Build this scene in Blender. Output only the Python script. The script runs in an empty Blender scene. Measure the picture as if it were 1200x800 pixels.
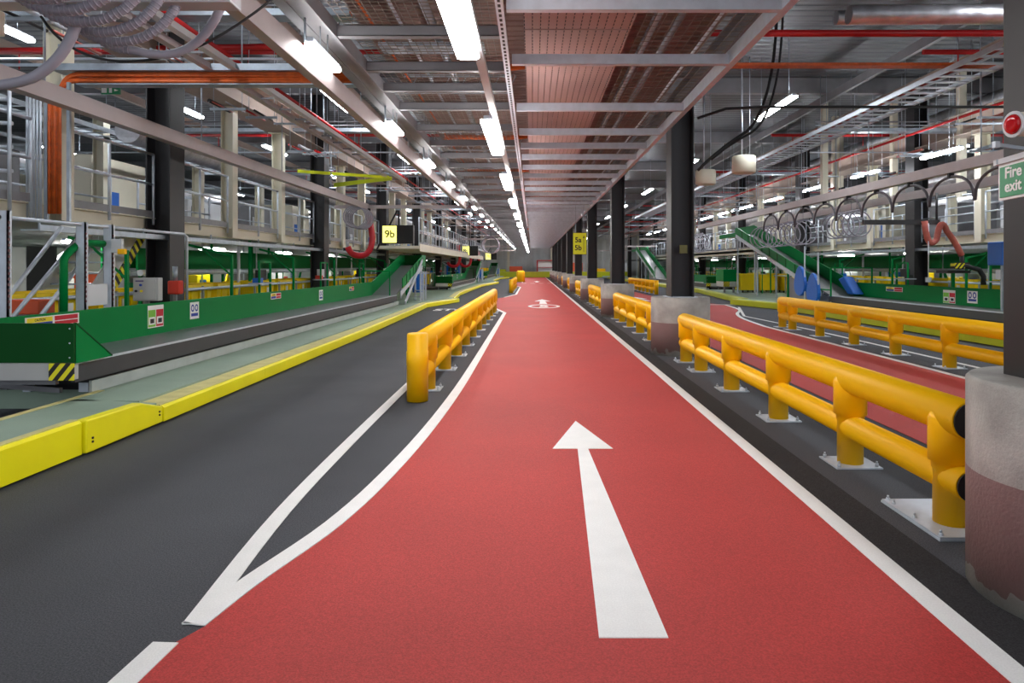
import bpy, math, random
from mathutils import Vector, Matrix
random.seed(7)
S = bpy.context.scene
COL = S.collection
PI = math.pi

# ------------------------------------------------------------------ camera
cam_d = bpy.data.cameras.new('camera'); cam = bpy.data.objects.new('camera', cam_d); COL.objects.link(cam)
cam.location = (0, 0, 1.5); cam.rotation_euler = (PI/2, 0, 0)
cam_d.sensor_width = 36; cam_d.lens = 24; cam_d.shift_x = -24/1200; cam_d.shift_y = -88/1200
cam_d.clip_start = .05; cam_d.clip_end = 400
S.camera = cam
# ------------------------------------------------------------------ light
LAMP_MAIN = 46; LAMP_EDGE = 30; LAMP_SIDE = 62; LAMP_UNDER = 60
w = bpy.data.worlds.new('world'); S.world = w; w.use_nodes = True
bg = w.node_tree.nodes['Background']; bg.inputs[0].default_value = (.86, .92, 1, 1); bg.inputs[1].default_value = 1.0
S.view_settings.view_transform = 'Standard'; S.view_settings.look = 'None'
S.view_settings.exposure = 0.3; S.view_settings.gamma = 1; S.view_settings.use_curve_mapping = False
S.cycles.max_bounces = 6; S.cycles.diffuse_bounces = 4; S.cycles.caustics_reflective = False
S.cycles.sample_clamp_indirect = 6

# ------------------------------------------------------------------ materials
def lin(c):
    o = []
    for v in c:
        v /= 255
        o.append(v/12.92 if v <= .04045 else ((v+.055)/1.055)**2.4)
    return (*o, 1)
def mat(name, rgb, rough=.5, metal=0, var=.12, scale=3, bump=0, bscale=60, speck=0, spec=None):
    m = bpy.data.materials.new(name); m.use_nodes = True
    nt = m.node_tree; n = nt.nodes; l = nt.links; b = n['Principled BSDF']
    tc = n.new('ShaderNodeTexCoord')
    ns = n.new('ShaderNodeTexNoise'); ns.inputs['Scale'].default_value = scale; ns.inputs['Detail'].default_value = 6
    l.new(tc.outputs['Object'], ns.inputs['Vector'])
    mr = n.new('ShaderNodeMapRange'); mr.inputs[1].default_value = .3; mr.inputs[2].default_value = .7
    mr.inputs[3].default_value = 1-var; mr.inputs[4].default_value = 1+var*.6
    l.new(ns.outputs[0], mr.inputs[0])
    hs = n.new('ShaderNodeHueSaturation'); hs.inputs['Color'].default_value = lin(rgb)
    last = mr.outputs[0]
    if speck:
        n2 = n.new('ShaderNodeTexNoise'); n2.inputs['Scale'].default_value = 130; n2.inputs['Detail'].default_value = 3
        l.new(tc.outputs['Object'], n2.inputs['Vector'])
        m2 = n.new('ShaderNodeMapRange'); m2.inputs[1].default_value = .35; m2.inputs[2].default_value = .65
        m2.inputs[3].default_value = 1-speck; m2.inputs[4].default_value = 1+speck
        l.new(n2.outputs[0], m2.inputs[0])
        mm = n.new('ShaderNodeMath'); mm.operation = 'MULTIPLY'; l.new(last, mm.inputs[0]); l.new(m2.outputs[0], mm.inputs[1]); last = mm.outputs[0]
    l.new(last, hs.inputs['Value']); l.new(hs.outputs[0], b.inputs['Base Color'])
    b.inputs['Roughness'].default_value = rough; b.inputs['Metallic'].default_value = metal
    if spec is not None: b.inputs['Specular IOR Level'].default_value = spec
    if bump:
        nb = n.new('ShaderNodeTexNoise'); nb.inputs['Scale'].default_value = bscale; nb.inputs['Detail'].default_value = 4
        l.new(tc.outputs['Object'], nb.inputs['Vector'])
        bp = n.new('ShaderNodeBump'); bp.inputs['Strength'].default_value = bump; bp.inputs['Distance'].default_value = .01
        l.new(nb.outputs[0], bp.inputs['Height']); l.new(bp.outputs[0], b.inputs['Normal'])
    return m
def emit(name, rgb, st):
    m = mat(name, rgb, .5); b = m.node_tree.nodes['Principled BSDF']
    b.inputs['Emission Color'].default_value = lin(rgb); b.inputs['Emission Strength'].default_value = st
    return m
def stripes(name, c1, c2, freq, direction=(1, 1, 0), rough=.5, width=.5, metal=0):
    m = mat(name, c1, rough, metal); nt = m.node_tree; n = nt.nodes; l = nt.links; b = n['Principled BSDF']
    tc = n.new('ShaderNodeTexCoord'); d = n.new('ShaderNodeVectorMath'); d.operation = 'DOT_PRODUCT'
    d.inputs[1].default_value = direction; l.new(tc.outputs['Object'], d.inputs[0])
    mu = n.new('ShaderNodeMath'); mu.operation = 'MULTIPLY'; mu.inputs[1].default_value = freq; l.new(d.outputs['Value'], mu.inputs[0])
    fr = n.new('ShaderNodeMath'); fr.operation = 'FRACT'; l.new(mu.outputs[0], fr.inputs[0])
    gt = n.new('ShaderNodeMath'); gt.operation = 'GREATER_THAN'; gt.inputs[1].default_value = width; l.new(fr.outputs[0], gt.inputs[0])
    mx = n.new('ShaderNodeMix'); mx.data_type = 'RGBA'; mx.inputs[6].default_value = lin(c1); mx.inputs[7].default_value = lin(c2)
    l.new(gt.outputs[0], mx.inputs[0]); l.new(mx.outputs[2], b.inputs['Base Color'])
    return m
def corrugated(name, rgb, freq, axis, rough=.5, metal=.3, holes=False):
    """ribbed steel sheet: bump from a wave, optional rows of punched dark holes"""
    m = mat(name, rgb, rough, metal, var=.18, scale=.7); nt = m.node_tree; n = nt.nodes; l = nt.links; b = n['Principled BSDF']
    tc = n.new('ShaderNodeTexCoord'); sp = n.new('ShaderNodeSeparateXYZ'); l.new(tc.outputs['Object'], sp.inputs[0])
    mu = n.new('ShaderNodeMath'); mu.operation = 'MULTIPLY'; mu.inputs[1].default_value = freq; l.new(sp.outputs[axis], mu.inputs[0])
    pp = n.new('ShaderNodeMath'); pp.operation = 'PINGPONG'; pp.inputs[1].default_value = .5; l.new(mu.outputs[0], pp.inputs[0])
    sm = n.new('ShaderNodeMapRange'); sm.interpolation_type = 'SMOOTHSTEP'; sm.inputs[1].default_value = .1 if not holes else .02; sm.inputs[2].default_value = .3 if not holes else .07; l.new(pp.outputs[0], sm.inputs[0])
    bp = n.new('ShaderNodeBump'); bp.inputs['Strength'].default_value = 1; bp.inputs['Distance'].default_value = .03 if not holes else .008
    l.new(sm.outputs[0], bp.inputs['Height']); l.new(bp.outputs[0], b.inputs['Normal'])
    if holes:
        hs = [x for x in n if x.type == 'HUE_SAT'][0]
        a = n.new('ShaderNodeMath'); a.operation = 'LESS_THAN'; a.inputs[1].default_value = .06; l.new(pp.outputs[0], a.inputs[0])
        m3 = n.new('ShaderNodeMath'); m3.operation = 'MULTIPLY'; m3.inputs[1].default_value = 9; l.new(sp.outputs[1 if axis == 0 else 0], m3.inputs[0])
        f3 = n.new('ShaderNodeMath'); f3.operation = 'FRACT'; l.new(m3.outputs[0], f3.inputs[0])
        g3 = n.new('ShaderNodeMath'); g3.operation = 'GREATER_THAN'; g3.inputs[1].default_value = .35; l.new(f3.outputs[0], g3.inputs[0])
        mm = n.new('ShaderNodeMath'); mm.operation = 'MULTIPLY'; l.new(a.outputs[0], mm.inputs[0]); l.new(g3.outputs[0], mm.inputs[1])
        mx = n.new('ShaderNodeMix'); mx.data_type = 'RGBA'; mx.inputs[7].default_value = lin((40, 30, 30))
        l.new(mm.outputs[0], mx.inputs[0]); l.new(hs.outputs[0], mx.inputs[6]); l.new(mx.outputs[2], b.inputs['Base Color'])
    return m

ASPHALT = mat('asphalt', (67, 69, 75), .8, 0, .16, .9, .5, 220, .4, .4)
ASPHALT_DK = mat('fresh_asphalt', (46, 45, 47), .85, 0, .16, .9, .5, 220, .4, .3)
RED = mat('red_surfacing', (178, 57, 54), .65, 0, .10, .8, .4, 220, .22, .3)
WHITE = mat('white_paint', (232, 232, 230), .55, 0, .04, 6, .2, 200, .05)
KERB = mat('kerb_yellow', (246, 236, 12), .4, 0, .06, 2)
KERBG = mat('kerb_lime', (186, 190, 12), .45, 0, .08, 2)
BEIGE = mat('worn_yellow_edge', (205, 196, 132), .7, 0, .15, 6)
GREENFLOOR = mat('green_floor_paint', (140, 160, 142), .6, 0, .14, 1.2, .2, 80, .06)
YEL = mat('barrier_yellow', (255, 193, 0), .42, 0, 0, 2, spec=.35)
YELB = mat('tub_yellow', (255, 220, 8), .45, 0, .08, 3)
BLACK = mat('black_rubber', (22, 22, 24), .6)
DARKST = mat('dark_column_paint', (27, 25, 27), .5, 0, .15, 2)
GREEN = mat('green_powder_coat', (0, 124, 60), .45, 0, .05, 1.5, spec=.1)
GREEND = mat('dark_green_panel', (0, 72, 22), .5, 0, .06, 2, spec=.15)
BELT = mat('grey_belt', (92, 94, 96), .35, 0, .08, 4)
BELTD = mat('dark_side_frame', (58, 58, 62), .5, 0, .1, 4)
GALV = mat('galvanised_steel', (164, 174, 184), .42, .55, .15, 9)
GALVL = mat('bright_galvanised_steel', (198, 206, 216), .4, .35, .1, 9)
TAUPE = mat('anodised_rail', (186, 176, 176), .4, .3, .06, 4)
CREAM = mat('cream_steel', (214, 209, 190), .5, 0, .06, 1.5)
CREAMD = mat('tan_steel', (176, 158, 146), .55, 0, .12, 1.5)
GREY = mat('grey_steel', (128, 128, 132), .5, .3, .12, 3)
PANEL = mat('pale_panel', (205, 208, 212), .5, 0, .05, 2)
WBOX = mat('stone_grey_panel', (180, 180, 178), .5, 0, .05, 3)
REDP = mat('red_pipe', (190, 26, 30), .35, 0, .08, 4)
ORANGE = mat('orange_cable', (206, 92, 28), .55, 0, .25, 12)
MESHM = mat('mesh_wire', (128, 116, 106), .5, .4, .2, 9)
BLUE = mat('blue_plastic', (14, 100, 196), .45, 0, .06, 3)
HOSE = mat('grey_hose', (150, 147, 158), .45, 0, .06, 8)
HOSER = mat('red_hose', (196, 30, 44), .4, 0, .1, 8)
HOSEB = mat('brown_hose', (170, 84, 72), .45, 0, .15, 12)
REDBOX = mat('red_box', (205, 52, 30), .45, 0, .05, 3)
ORBOX = mat('orange_crate', (222, 88, 48), .5, 0, .08, 3)
FOIL = mat('silver_foil', (205, 205, 210), .38, .9, .25, 5, 1.0, 7)
SIGNW = mat('sign_white', (240, 240, 238), .5, 0, .02)
SIGNG = mat('sign_green', (0, 135, 80), .45, 0, .02)
SIGNY = mat('sign_yellow', (214, 216, 20), .5, 0, .02)
INK = mat('black_ink', (18, 18, 18), .6)
BLUEI = mat('blue_ink', (30, 60, 160), .6)
REDI = mat('red_ink', (200, 20, 40), .6)
LIMEI = mat('lime_print', (130, 200, 60), .6)
YELI = mat('yellow_print', (245, 225, 30), .6)
HAZ = stripes('hazard_stripes', (20, 20, 20), (235, 225, 20), 9.5, (1, 0, -.8))
HAZY = stripes('hazard_stripes_side', (20, 20, 20), (235, 225, 20), 4, (0, 1.2, 1))
ROOF = corrugated('roof_deck', (92, 94, 98), 3.2, 1, .5, .3)
DECKP = corrugated('pink_primer_deck', (172, 142, 136), 11, 0, .55, .1, True)
DECKB = corrugated('brown_deck', (132, 104, 94), 5, 1, .6, .1)
CLAD = corrugated('blue_grey_cladding', (176, 184, 192), 3, 2, .5, .2)
CLADF = corrugated('white_cladding', (190, 192, 192), 1.2, 0, .6, 0)
TUBE = emit('lamp_tube', (255, 252, 250), LAMP_MAIN)
TUBEE = emit('edge_lamp_tube', (255, 252, 250), LAMP_EDGE)
TUBES = emit('side_lamp_tube', (246, 250, 255), LAMP_SIDE)
TUBEU = emit('low_lamp_tube', (255, 252, 246), LAMP_UNDER)
LITSIGN = emit('lit_sign_face', (248, 244, 120), 1.6)
REDLENS = mat('red_lens', (190, 10, 18), .12, 0, .05)
# concrete plinth: raw concrete above, red-brown paint band below with a ragged bottom edge
CONC = mat('concrete_plinth', (164, 162, 156), .75, 0, .34, 3.5, .4, 60, .05)
def _band():
    nt = CONC.node_tree; n = nt.nodes; l = nt.links; b = n['Principled BSDF']
    hs = [x for x in n if x.type == 'HUE_SAT'][0]; tc = [x for x in n if x.type == 'TEX_COORD'][0]
    sp = n.new('ShaderNodeSeparateXYZ'); l.new(tc.outputs['Object'], sp.inputs[0])
    ns = n.new('ShaderNodeTexNoise'); ns.inputs['Scale'].default_value = 9; l.new(tc.outputs['Object'], ns.inputs['Vector'])
    a = n.new('ShaderNodeMath'); a.operation = 'MULTIPLY_ADD'; a.inputs[1].default_value = .22; a.inputs[2].default_value = -.03; l.new(ns.outputs[0], a.inputs[0])
    g = n.new('ShaderNodeMath'); g.operation = 'GREATER_THAN'; l.new(sp.outputs[2], g.inputs[0]); l.new(a.outputs[0], g.inputs[1])
    h = n.new('ShaderNodeMath'); h.operation = 'LESS_THAN'; h.inputs[1].default_value = .55; l.new(sp.outputs[2], h.inputs[0])
    mm = n.new('ShaderNodeMath'); mm.operation = 'MULTIPLY'; l.new(g.outputs[0], mm.inputs[0]); l.new(h.outputs[0], mm.inputs[1])
    m3 = n.new('ShaderNodeMath'); m3.operation = 'MULTIPLY'; m3.inputs[1].default_value = .85; l.new(mm.outputs[0], m3.inputs[0])
    mx = n.new('ShaderNodeMix'); mx.data_type = 'RGBA'; mx.inputs[7].default_value = lin((126, 96, 94))
    l.new(m3.outputs[0], mx.inputs[0]); l.new(hs.outputs[0], mx.inputs[6]); l.new(mx.outputs[2], b.inputs['Base Color'])
_band()

# ------------------------------------------------------------------ mesh builder
class MB:
    def __init__(s): s.v = []; s.f = []; s.sm = []
    def face(s, idx, smooth=False): s.f.append(idx); s.sm.append(smooth)
    def box(s, x0, x1, y0, y1, z0, z1):
        if x0 > x1: x0, x1 = x1, x0
        if y0 > y1: y0, y1 = y1, y0
        if z0 > z1: z0, z1 = z1, z0
        k = len(s.v)
        s.v += [(x0,y0,z0),(x1,y0,z0),(x1,y1,z0),(x0,y1,z0),(x0,y0,z1),(x1,y0,z1),(x1,y1,z1),(x0,y1,z1)]
        for q in ((0,3,2,1),(4,5,6,7),(0,1,5,4),(1,2,6,5),(2,3,7,6),(3,0,4,7)): s.face([k+i for i in q])
        return s
    def bar(s, p, q, wd, ht, up=(0,0,1)):
        p = Vector(p); q = Vector(q); d = (q-p).normalized(); up = Vector(up)
        if abs(d.dot(up)) > .95: up = Vector((0,1,0))
        r = d.cross(up).normalized(); u = r.cross(d).normalized(); k = len(s.v)
        for c in (p, q):
            for a, b in ((-1,-1),(1,-1),(1,1),(-1,1)): s.v.append(tuple(c + r*a*wd/2 + u*b*ht/2))
        for f in ((0,1,2,3),(7,6,5,4),(1,0,4,5),(2,1,5,6),(3,2,6,7),(0,3,7,4)): s.face([k+i for i in f])
        return s
    def tube(s, pts, r, n=12, caps=True):
        pts = [Vector(p) for p in pts]; rs = r if isinstance(r, (list, tuple)) else [r]*len(pts)
        k = len(s.v); t0 = (pts[1]-pts[0]).normalized()
        a = Vector((0,0,1)) if abs(t0.z) < .9 else Vector((1,0,0))
        nrm = (a - t0*a.dot(t0)).normalized()
        for i, p in enumerate(pts):
            if i == 0: t = t0
            elif i == len(pts)-1: t = (pts[i]-pts[i-1]).normalized()
            else: t = ((pts[i+1]-pts[i]).normalized() + (pts[i]-pts[i-1]).normalized()).normalized()
            nrm = (nrm - t*nrm.dot(t)).normalized(); b = t.cross(nrm)
            for j in range(n):
                an = 2*PI*j/n; s.v.append(tuple(p + (nrm*math.cos(an) + b*math.sin(an))*rs[i]))
        for i in range(len(pts)-1):
            for j in range(n):
                s.face([k+i*n+j, k+i*n+(j+1)%n, k+(i+1)*n+(j+1)%n, k+(i+1)*n+j], True)
        if caps:
            s.face([k+j for j in range(n)][::-1]); m = k+(len(pts)-1)*n; s.face([m+j for j in range(n)])
        return s
    def prism(s, poly, z0, z1, axis='z'):
        """poly extruded; axis z: (x,y); axis x: (y,z) from x=z0..z1; axis y: (x,z)"""
        n = len(poly); k = len(s.v)
        def P(a, b, c): return (a,b,c) if axis == 'z' else ((c,a,b) if axis == 'x' else (a,c,b))
        for z in (z0, z1):
            for a, b in poly: s.v.append(P(a, b, z))
        s.face([k+i for i in range(n)][::-1]); s.face([k+n+i for i in range(n)])
        for i in range(n): s.face([k+i, k+(i+1)%n, k+n+(i+1)%n, k+n+i])
        return s
    def lathe(s, prof, cx, cy, n=32):
        k = len(s.v)
        for r, z in prof:
            for j in range(n):
                a = 2*PI*j/n; s.v.append((cx+r*math.cos(a), cy+r*math.sin(a), z))
        for i in range(len(prof)-1):
            for j in range(n): s.face([k+i*n+j, k+i*n+(j+1)%n, k+(i+1)*n+(j+1)%n, k+(i+1)*n+j], True)
        s.face([k+j for j in range(n)][::-1]); m = k+(len(prof)-1)*n; s.face([m+j for j in range(n)])
        return s
    def build(s, name, m, parent=None, bevel=0, seg=2):
        me = bpy.data.meshes.new(name); me.from_pydata(s.v, [], s.f); me.update()
        me.polygons.foreach_set('use_smooth', s.sm)
        import bmesh
        bm = bmesh.new(); bm.from_mesh(me); bmesh.ops.recalc_face_normals(bm, faces=bm.faces); bm.to_mesh(me); bm.free()
        me.materials.append(m); o = bpy.data.objects.new(name, me); COL.objects.link(o)
        if parent is not None:
            o.parent = parent; o.matrix_parent_inverse = Matrix.Translation(-parent.location)
        if bevel:
            b = o.modifiers.new('bevel', 'BEVEL'); b.width = bevel; b.segments = seg; b.limit_method = 'ANGLE'
        return o
def tag(o, label, cat, group=None):
    o['label'] = label; o['category'] = cat
    if group: o['group'] = group
    return o
def thing(name, label, cat, loc, group=None):
    o = bpy.data.objects.new(name, None); COL.objects.link(o); o.location = loc; o.empty_display_size = .2
    return tag(o, label, cat, group)
def struct(o): o['kind'] = 'structure'; return o
def box(name, m, parent, *a, bevel=0): return MB().box(*a).build(name, m, parent, bevel)
def text(name, s_, size, loc, rot, m, parent=None, ext=.002, align='CENTER', sx=1):
    c = bpy.data.curves.new(name, 'FONT'); c.body = s_; c.size = size; c.extrude = ext; c.align_x = align; c.align_y = 'CENTER'
    c.offset = size*.022; c.materials.append(m); o = bpy.data.objects.new(name, c); COL.objects.link(o)
    o.location = loc; o.rotation_euler = rot; o.scale = (sx, 1, 1)
    me = bpy.data.meshes.new_from_object(o.evaluated_get(bpy.context.evaluated_depsgraph_get())) if False else bpy.data.meshes.new_from_object(o)
    bpy.data.objects.remove(o); o = bpy.data.objects.new(name, me); COL.objects.link(o)
    o.location = loc; o.rotation_euler = rot; o.scale = (sx, 1, 1)
    if parent is not None: o.parent = parent; o.matrix_parent_inverse = Matrix.Translation(-parent.location)
    return o
ORD = ['first','second','third','fourth','fifth','sixth','seventh','eighth','ninth','tenth','eleventh','twelfth','thirteenth','fourteenth','fifteenth','sixteenth','seventeenth','eighteenth','nineteenth','twentieth',
       'twenty-first','twenty-second','twenty-third','twenty-fourth','twenty-fifth','twenty-sixth','twenty-seventh','twenty-eighth','twenty-ninth','thirtieth']
def ground(px, py): return (1.5*(px-624)/(py-312), 1200/(py-312))     # a floor point read off the photograph
def smooth_arc(p, c, q, n=8):
    p, c, q = Vector(p), Vector(c), Vector(q)
    return [tuple(p*(1-t)**2 + c*2*t*(1-t) + q*t*t) for t in [i/n for i in range(n+1)]]
LEFT, RIGHT = 'left', 'right'
def M(side, x): return x if side == LEFT else 5.14 - x

# ================================================================== STRUCTURE
struct(box('floor', ASPHALT, None, -22, 27, -5, 98, -.3, 0))
struct(box('ceiling', ROOF, None, -22, 27, -1, 98, 6.9, 7.0))
struct(box('wall_left', CLAD, None, -22.2, -22, -5, 98, 0, 7))
struct(box('wall_right', CLAD, None, 27, 27.2, -5, 98, 0, 7))
struct(box('wall_far', CLADF, None, -22, 27, 98, 98.2, 0, 7))

# --- island outlines and red lane
lineR = [(-1.49,.6),(-1.42,2.72),(-1.362,2.84),(-1.29,3.24),(-1.109,3.96),(-1.0,4.9),(-.9,6.4),(-.85,8.5),(-.84,22.0),(-1.25,24.2)]
def cr(P, n=5):
    out = []
    for i in range(len(P)-1):
        p0, p1, p2, p3 = P[max(i-1,0)], P[i], P[i+1], P[min(i+2,len(P)-1)]
        for k in range(n):
            t = k/n; out.append(tuple(.5*((2*b)+(-a+c)*t+(2*a-5*b+4*c-d)*t*t+(-a+3*b-3*c+d)*t**3) for a,b,c,d in zip(p0,p1,p2,p3)))
    return out+[P[-1]]
lineR = lineR[:2] + cr([(-1.362,2.84),(-1.285,3.24),(-1.105,3.96),(-.99,4.9),(-.90,6.4),(-.85,8.5),(-.84,11)]) + [(-.84,22.0),(-1.25,24.2)]
red = [(1.75,-3),(1.75,93),(-1.65,93),(-1.65,72),(-.9,70),(-.9,64),(-1.4,62),(-1.65,56),(-1.65,52),(-.9,49.5),(-.86,37),(-1.3,33),(-1.65,32),(-1.65,24.6),(-1.25,24.2)] + lineR[::-1][1:] + [(-1.49,-3)]
struct(MB().prism(red, .0005, .004).build('red_lane', RED))
redR = [(3.32,-3),(5.74,-3),(5.74,17.0),(5.98,19.5),(6.4,21.5),(7.1,23.6),(7.5,26.6),(6.6,29),(6.0,33),(6.0,92),(3.32,92)]
struct(MB().prism(redR, .0005, .004).build('second_red_lane', RED))
def ribbon(pts, wd, z0=.004, z1=.008, mb=None):
    """strip with its right edge on pts, wd wide to the left of travel"""
    mb = mb or MB(); L = []
    P = [Vector((*p,0)) for p in pts]
    for i, p in enumerate(P):
        t = (P[min(i+1,len(P)-1)]-P[max(i-1,0)]).normalized(); n = Vector((-t.y, t.x, 0)); L.append(p+n*wd)
    for i in range(len(P)-1):
        mb.prism([(P[i].x,P[i].y),(P[i+1].x,P[i+1].y),(L[i+1].x,L[i+1].y),(L[i].x,L[i].y)], z0, z1)
    return mb
def line(pts, wd, label, name='lane_line', **k):
    return tag(ribbon(pts, wd, **k).build(name, WHITE), label, 'floor marking')
line([(1.83,.4),(1.83,93)], .11, 'long straight white line along the right edge of the main red lane')
line(lineR[2:], .11, 'curved white line between the red lane and the yellow barrier island on the left')
tag(MB().prism([(-1.466,2.87),(-1.362,2.84),(-1.29,3.24),(-1.386,3.16),(-1.44,3.35)], .004, .0085).build('line_tip', WHITE), 'white pointed tip of the V at the bottom left of the red lane', 'floor marking')
line(cr([(-1.365,2.86),(-1.474,4.17),(-1.51,6),(-1.52,9)])+[(-1.54,20),(-1.3,24.3)], .1, 'white line forming the left arm of the V in front of the left barrier')
line([(-1.50,.9),(-1.405,2.71)], .105, 'white dash at the bottom left edge of the photo, where lane colours meet', 'lane_dash')
line([(-1.3,33),(-.82,36.5),(-.82,49.5),(-1.3,52)], .11, 'white outline right of the short yellow barrier far down the main lane')
line([(-.9,63),(-.9,70),(-1.5,72)], .11, 'white outline around the furthest yellow bollard of the main lane')
line([(5.84,-2)]+cr([(5.84,17.0),(6.08,19.5),(6.5,21.5),(7.2,23.6),(7.55,26.6)]), .1, 'white curving line along the far side of the second red lane')
line([(6.62,4),(6.62,16),(6.4,20.5),(7.6,25)], .08, 'thin white line on the dark asphalt behind the right-hand barrier')
line([(7.9,26.7),(5.0,26.9)], .22, 'white bar across the second lane beyond the concrete plinth')
for k in range(5):
    line([(-1.7+k*.75,60),(-1.3+k*.75,60)], .35, f'white dash of the broken line across the far red lane, {ORD[k]} from the left', 'lane_dash')
# arrow (tapered, drawn long so it reads from the driver's seat)
a = MB(); a.prism([(.268,2.748),(.547,2.748),(.456,5.6),(.66,5.6),(.417,6.6),(.166,5.6),(.37,5.6)], .004, .008)
tag(a.build('arrow_marking', WHITE), 'large white straight-ahead arrow painted on the red lane in the foreground', 'floor marking')
def small_arrow(x, y, lab, sc=1.0):
    b = MB(); b.prism([(x-.16,y),(x+.16,y),(x+.11,y+2*sc),(x+.34,y+2*sc),(x,y+3.8*sc),(x-.34,y+2*sc),(x-.11,y+2*sc)], .004, .008)
    tag(b.build('arrow_marking', WHITE), lab, 'floor marking')
small_arrow(.43, 27.2, 'small white arrow just beyond the round white floor symbol on the red lane')
small_arrow(.43, 64, 'furthest small white arrow on the main red lane beyond the broken line', 1.5)
small_arrow(4.95, 29.5, 'small white arrow on the second red lane beyond the concrete plinth')
t = thing('speed_roundel', 'white ring with a numeral painted on the red lane beyond the big arrow', 'floor marking', (.43,25.6,.004))
rb = MB()
for k in range(40):
    a0, a1 = 2*PI*k/40, 2*PI*(k+1)/40
    q = [(.43+r*math.cos(a_), 25.6+r*1.9*math.sin(a_)) for r, a_ in ((.48,a0),(.6,a0),(.6,a1),(.48,a1))]
    rb.prism(q, .004, .008)
rb.build('ring', WHITE, t)
tx = text('numeral', '5', 1.6, (.43,25.6,.006), (0,0,0), WHITE, t, .002, sx=.5)
struct(MB().prism([(1.82,-3),(2.08,-3),(2.08,93),(1.82,93)], .0003, .003).build('asphalt_strip', ASPHALT_DK))
t = thing('stop_lettering', 'white STOP lettering painted on the dark asphalt left of the barrier', 'floor marking', (-2.7,23.4,.002))
text('letters', 'STOP', 1.3, (-2.62,23.5,.004), (0,0,0), WHITE, t, .002, sx=.5)

# ================================================================== KERBS AND PLATFORMS
kerbL = [(-3.60,-1),(-3.58,2.5),(-3.55,5.38),(-3.52,6.5)]
def kerb_panels(t, pts, side, h, m, topw=.28, hs=None):
    for i in range(len(pts)-1):
        (x0,y0),(x1,y1) = pts[i], pts[i+1]
        sgn = -1 if side == LEFT else 1
        d = Vector((x1-x0,y1-y0,0)).normalized(); n = Vector((-d.y,d.x,0))*(1 if side == LEFT else -1)
        mb = MB(); prof = [(0,.02),(0,h-.02),(.02,h),(.05,h+.001),(topw,h-.02),(topw,.02)]
        k = len(mb.v)
        for (cx,cy) in ((x0,y0),(x1,y1)):
            for o_, z in prof: mb.v.append((cx+n.x*o_, cy+n.y*o_+ (0.002 if (cx,cy)==(x0,y0) else -.002), z))
        c = len(prof)
        for j in range(c): mb.face([k+j, k+(j+1)%c, k+c+(j+1)%c, k+c+j])
        mb.face([k+j for j in range(c)][::-1]); mb.face([k+c+j for j in range(c)])
        kp = mb.build('kerb_panel', m, t)
        tp = MB(); k = 0
        for z in (h-.03, h+.008):
            for (cx,cy),o_ in (((x0,y0),.035),((x1,y1),.035),((x1,y1),topw),((x0,y0),topw)): tp.v.append((cx+n.x*o_, cy+n.y*o_, z))
        for f in ((3,2,1,0),(4,5,6,7),(0,1,5,4),(1,2,6,5),(2,3,7,6),(3,0,4,7)): tp.face(list(f))
        tp.build('worn_top', BEIGE if m is KERB else KERBG, kp)
t = thing('tall_kerb', 'tall bright yellow kerb casing at the left edge, nearest the camera', 'kerb', (-3.55,4,0))
kerb_panels(t, kerbL[:3], LEFT, .285, KERB, .10)
mb = MB()      # the last panel slopes down to the low kerb
mb.prism([(5.39,.02),(6.5,.02),(6.5,.17),(6.15,.27),(5.39,.285)], -3.52, -3.62, 'x'); mb.build('sloped_end_panel', KERB, t, .012)
bb = MB()
for (y,z) in ((5.46,.1),(5.46,.13),(6.44,.1),(6.44,.13)): bb.box(-3.512,-3.535,y-.008,y+.008,z-.008,z+.008)
bb.build('screw', BLACK, t)
def split(pts, step=2.9):
    out = [pts[0]]
    for a, b in zip(pts, pts[1:]):
        n = max(1, round(math.dist(a,b)/step))
        for k in range(1, n+1): out.append((a[0]+(b[0]-a[0])*k/n, a[1]+(b[1]-a[1])*k/n))
    return out
LK = [[(-3.52,6.52),(-3.55,14),(-3.72,22),(-3.8,24.6),(-3.04,28.4)],
      [(-3.3,28.9),(-3.7,35),(-3.7,50),(-2.9,58.8)], [(-3.5,59.4),(-3.7,66),(-3.7,80),(-2.9,86)]]
nm = ['low yellow kerb running from the tall kerb along the left lane','yellow kerb beyond the first outward corner on the left','furthest yellow kerb on the left, near the far wall']
for pts, lab in zip(LK, nm):
    t = thing('low_kerb', lab, 'kerb', (*pts[0],0)); kerb_panels(t, split(pts), LEFT, .17, KERB)
RK = [[(8.66,-1),(8.64,12),(8.56,20),(8.47,23.5),(7.73,26.7)],[(8.3,27.2),(9.29,38),(9.3,50),(8.6,57.5)],[(8.9,58),(9.2,66),(9.2,84)]]
nm = ['lime yellow kerb behind the long right-hand barrier','lime yellow kerb beyond the corner right of the concrete plinth','furthest lime kerb on the right, seen between dark columns']
for pts, lab in zip(RK, nm):
    t = thing('low_kerb', lab, 'kerb', (*pts[0],0)); kerb_panels(t, split(pts), RIGHT, .22, KERBG)
t = thing('end_kerb', 'lime kerb crossing the far end of the red lanes before the back wall', 'kerb', (1,93,0))
box('kerb_face', KERBG, t, -9, 13, 93.2, 93.6, .0, .75); box('kerb_top', BEIGE, t, -9, 13, 93.6, 94.2, .0, .78)
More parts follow.
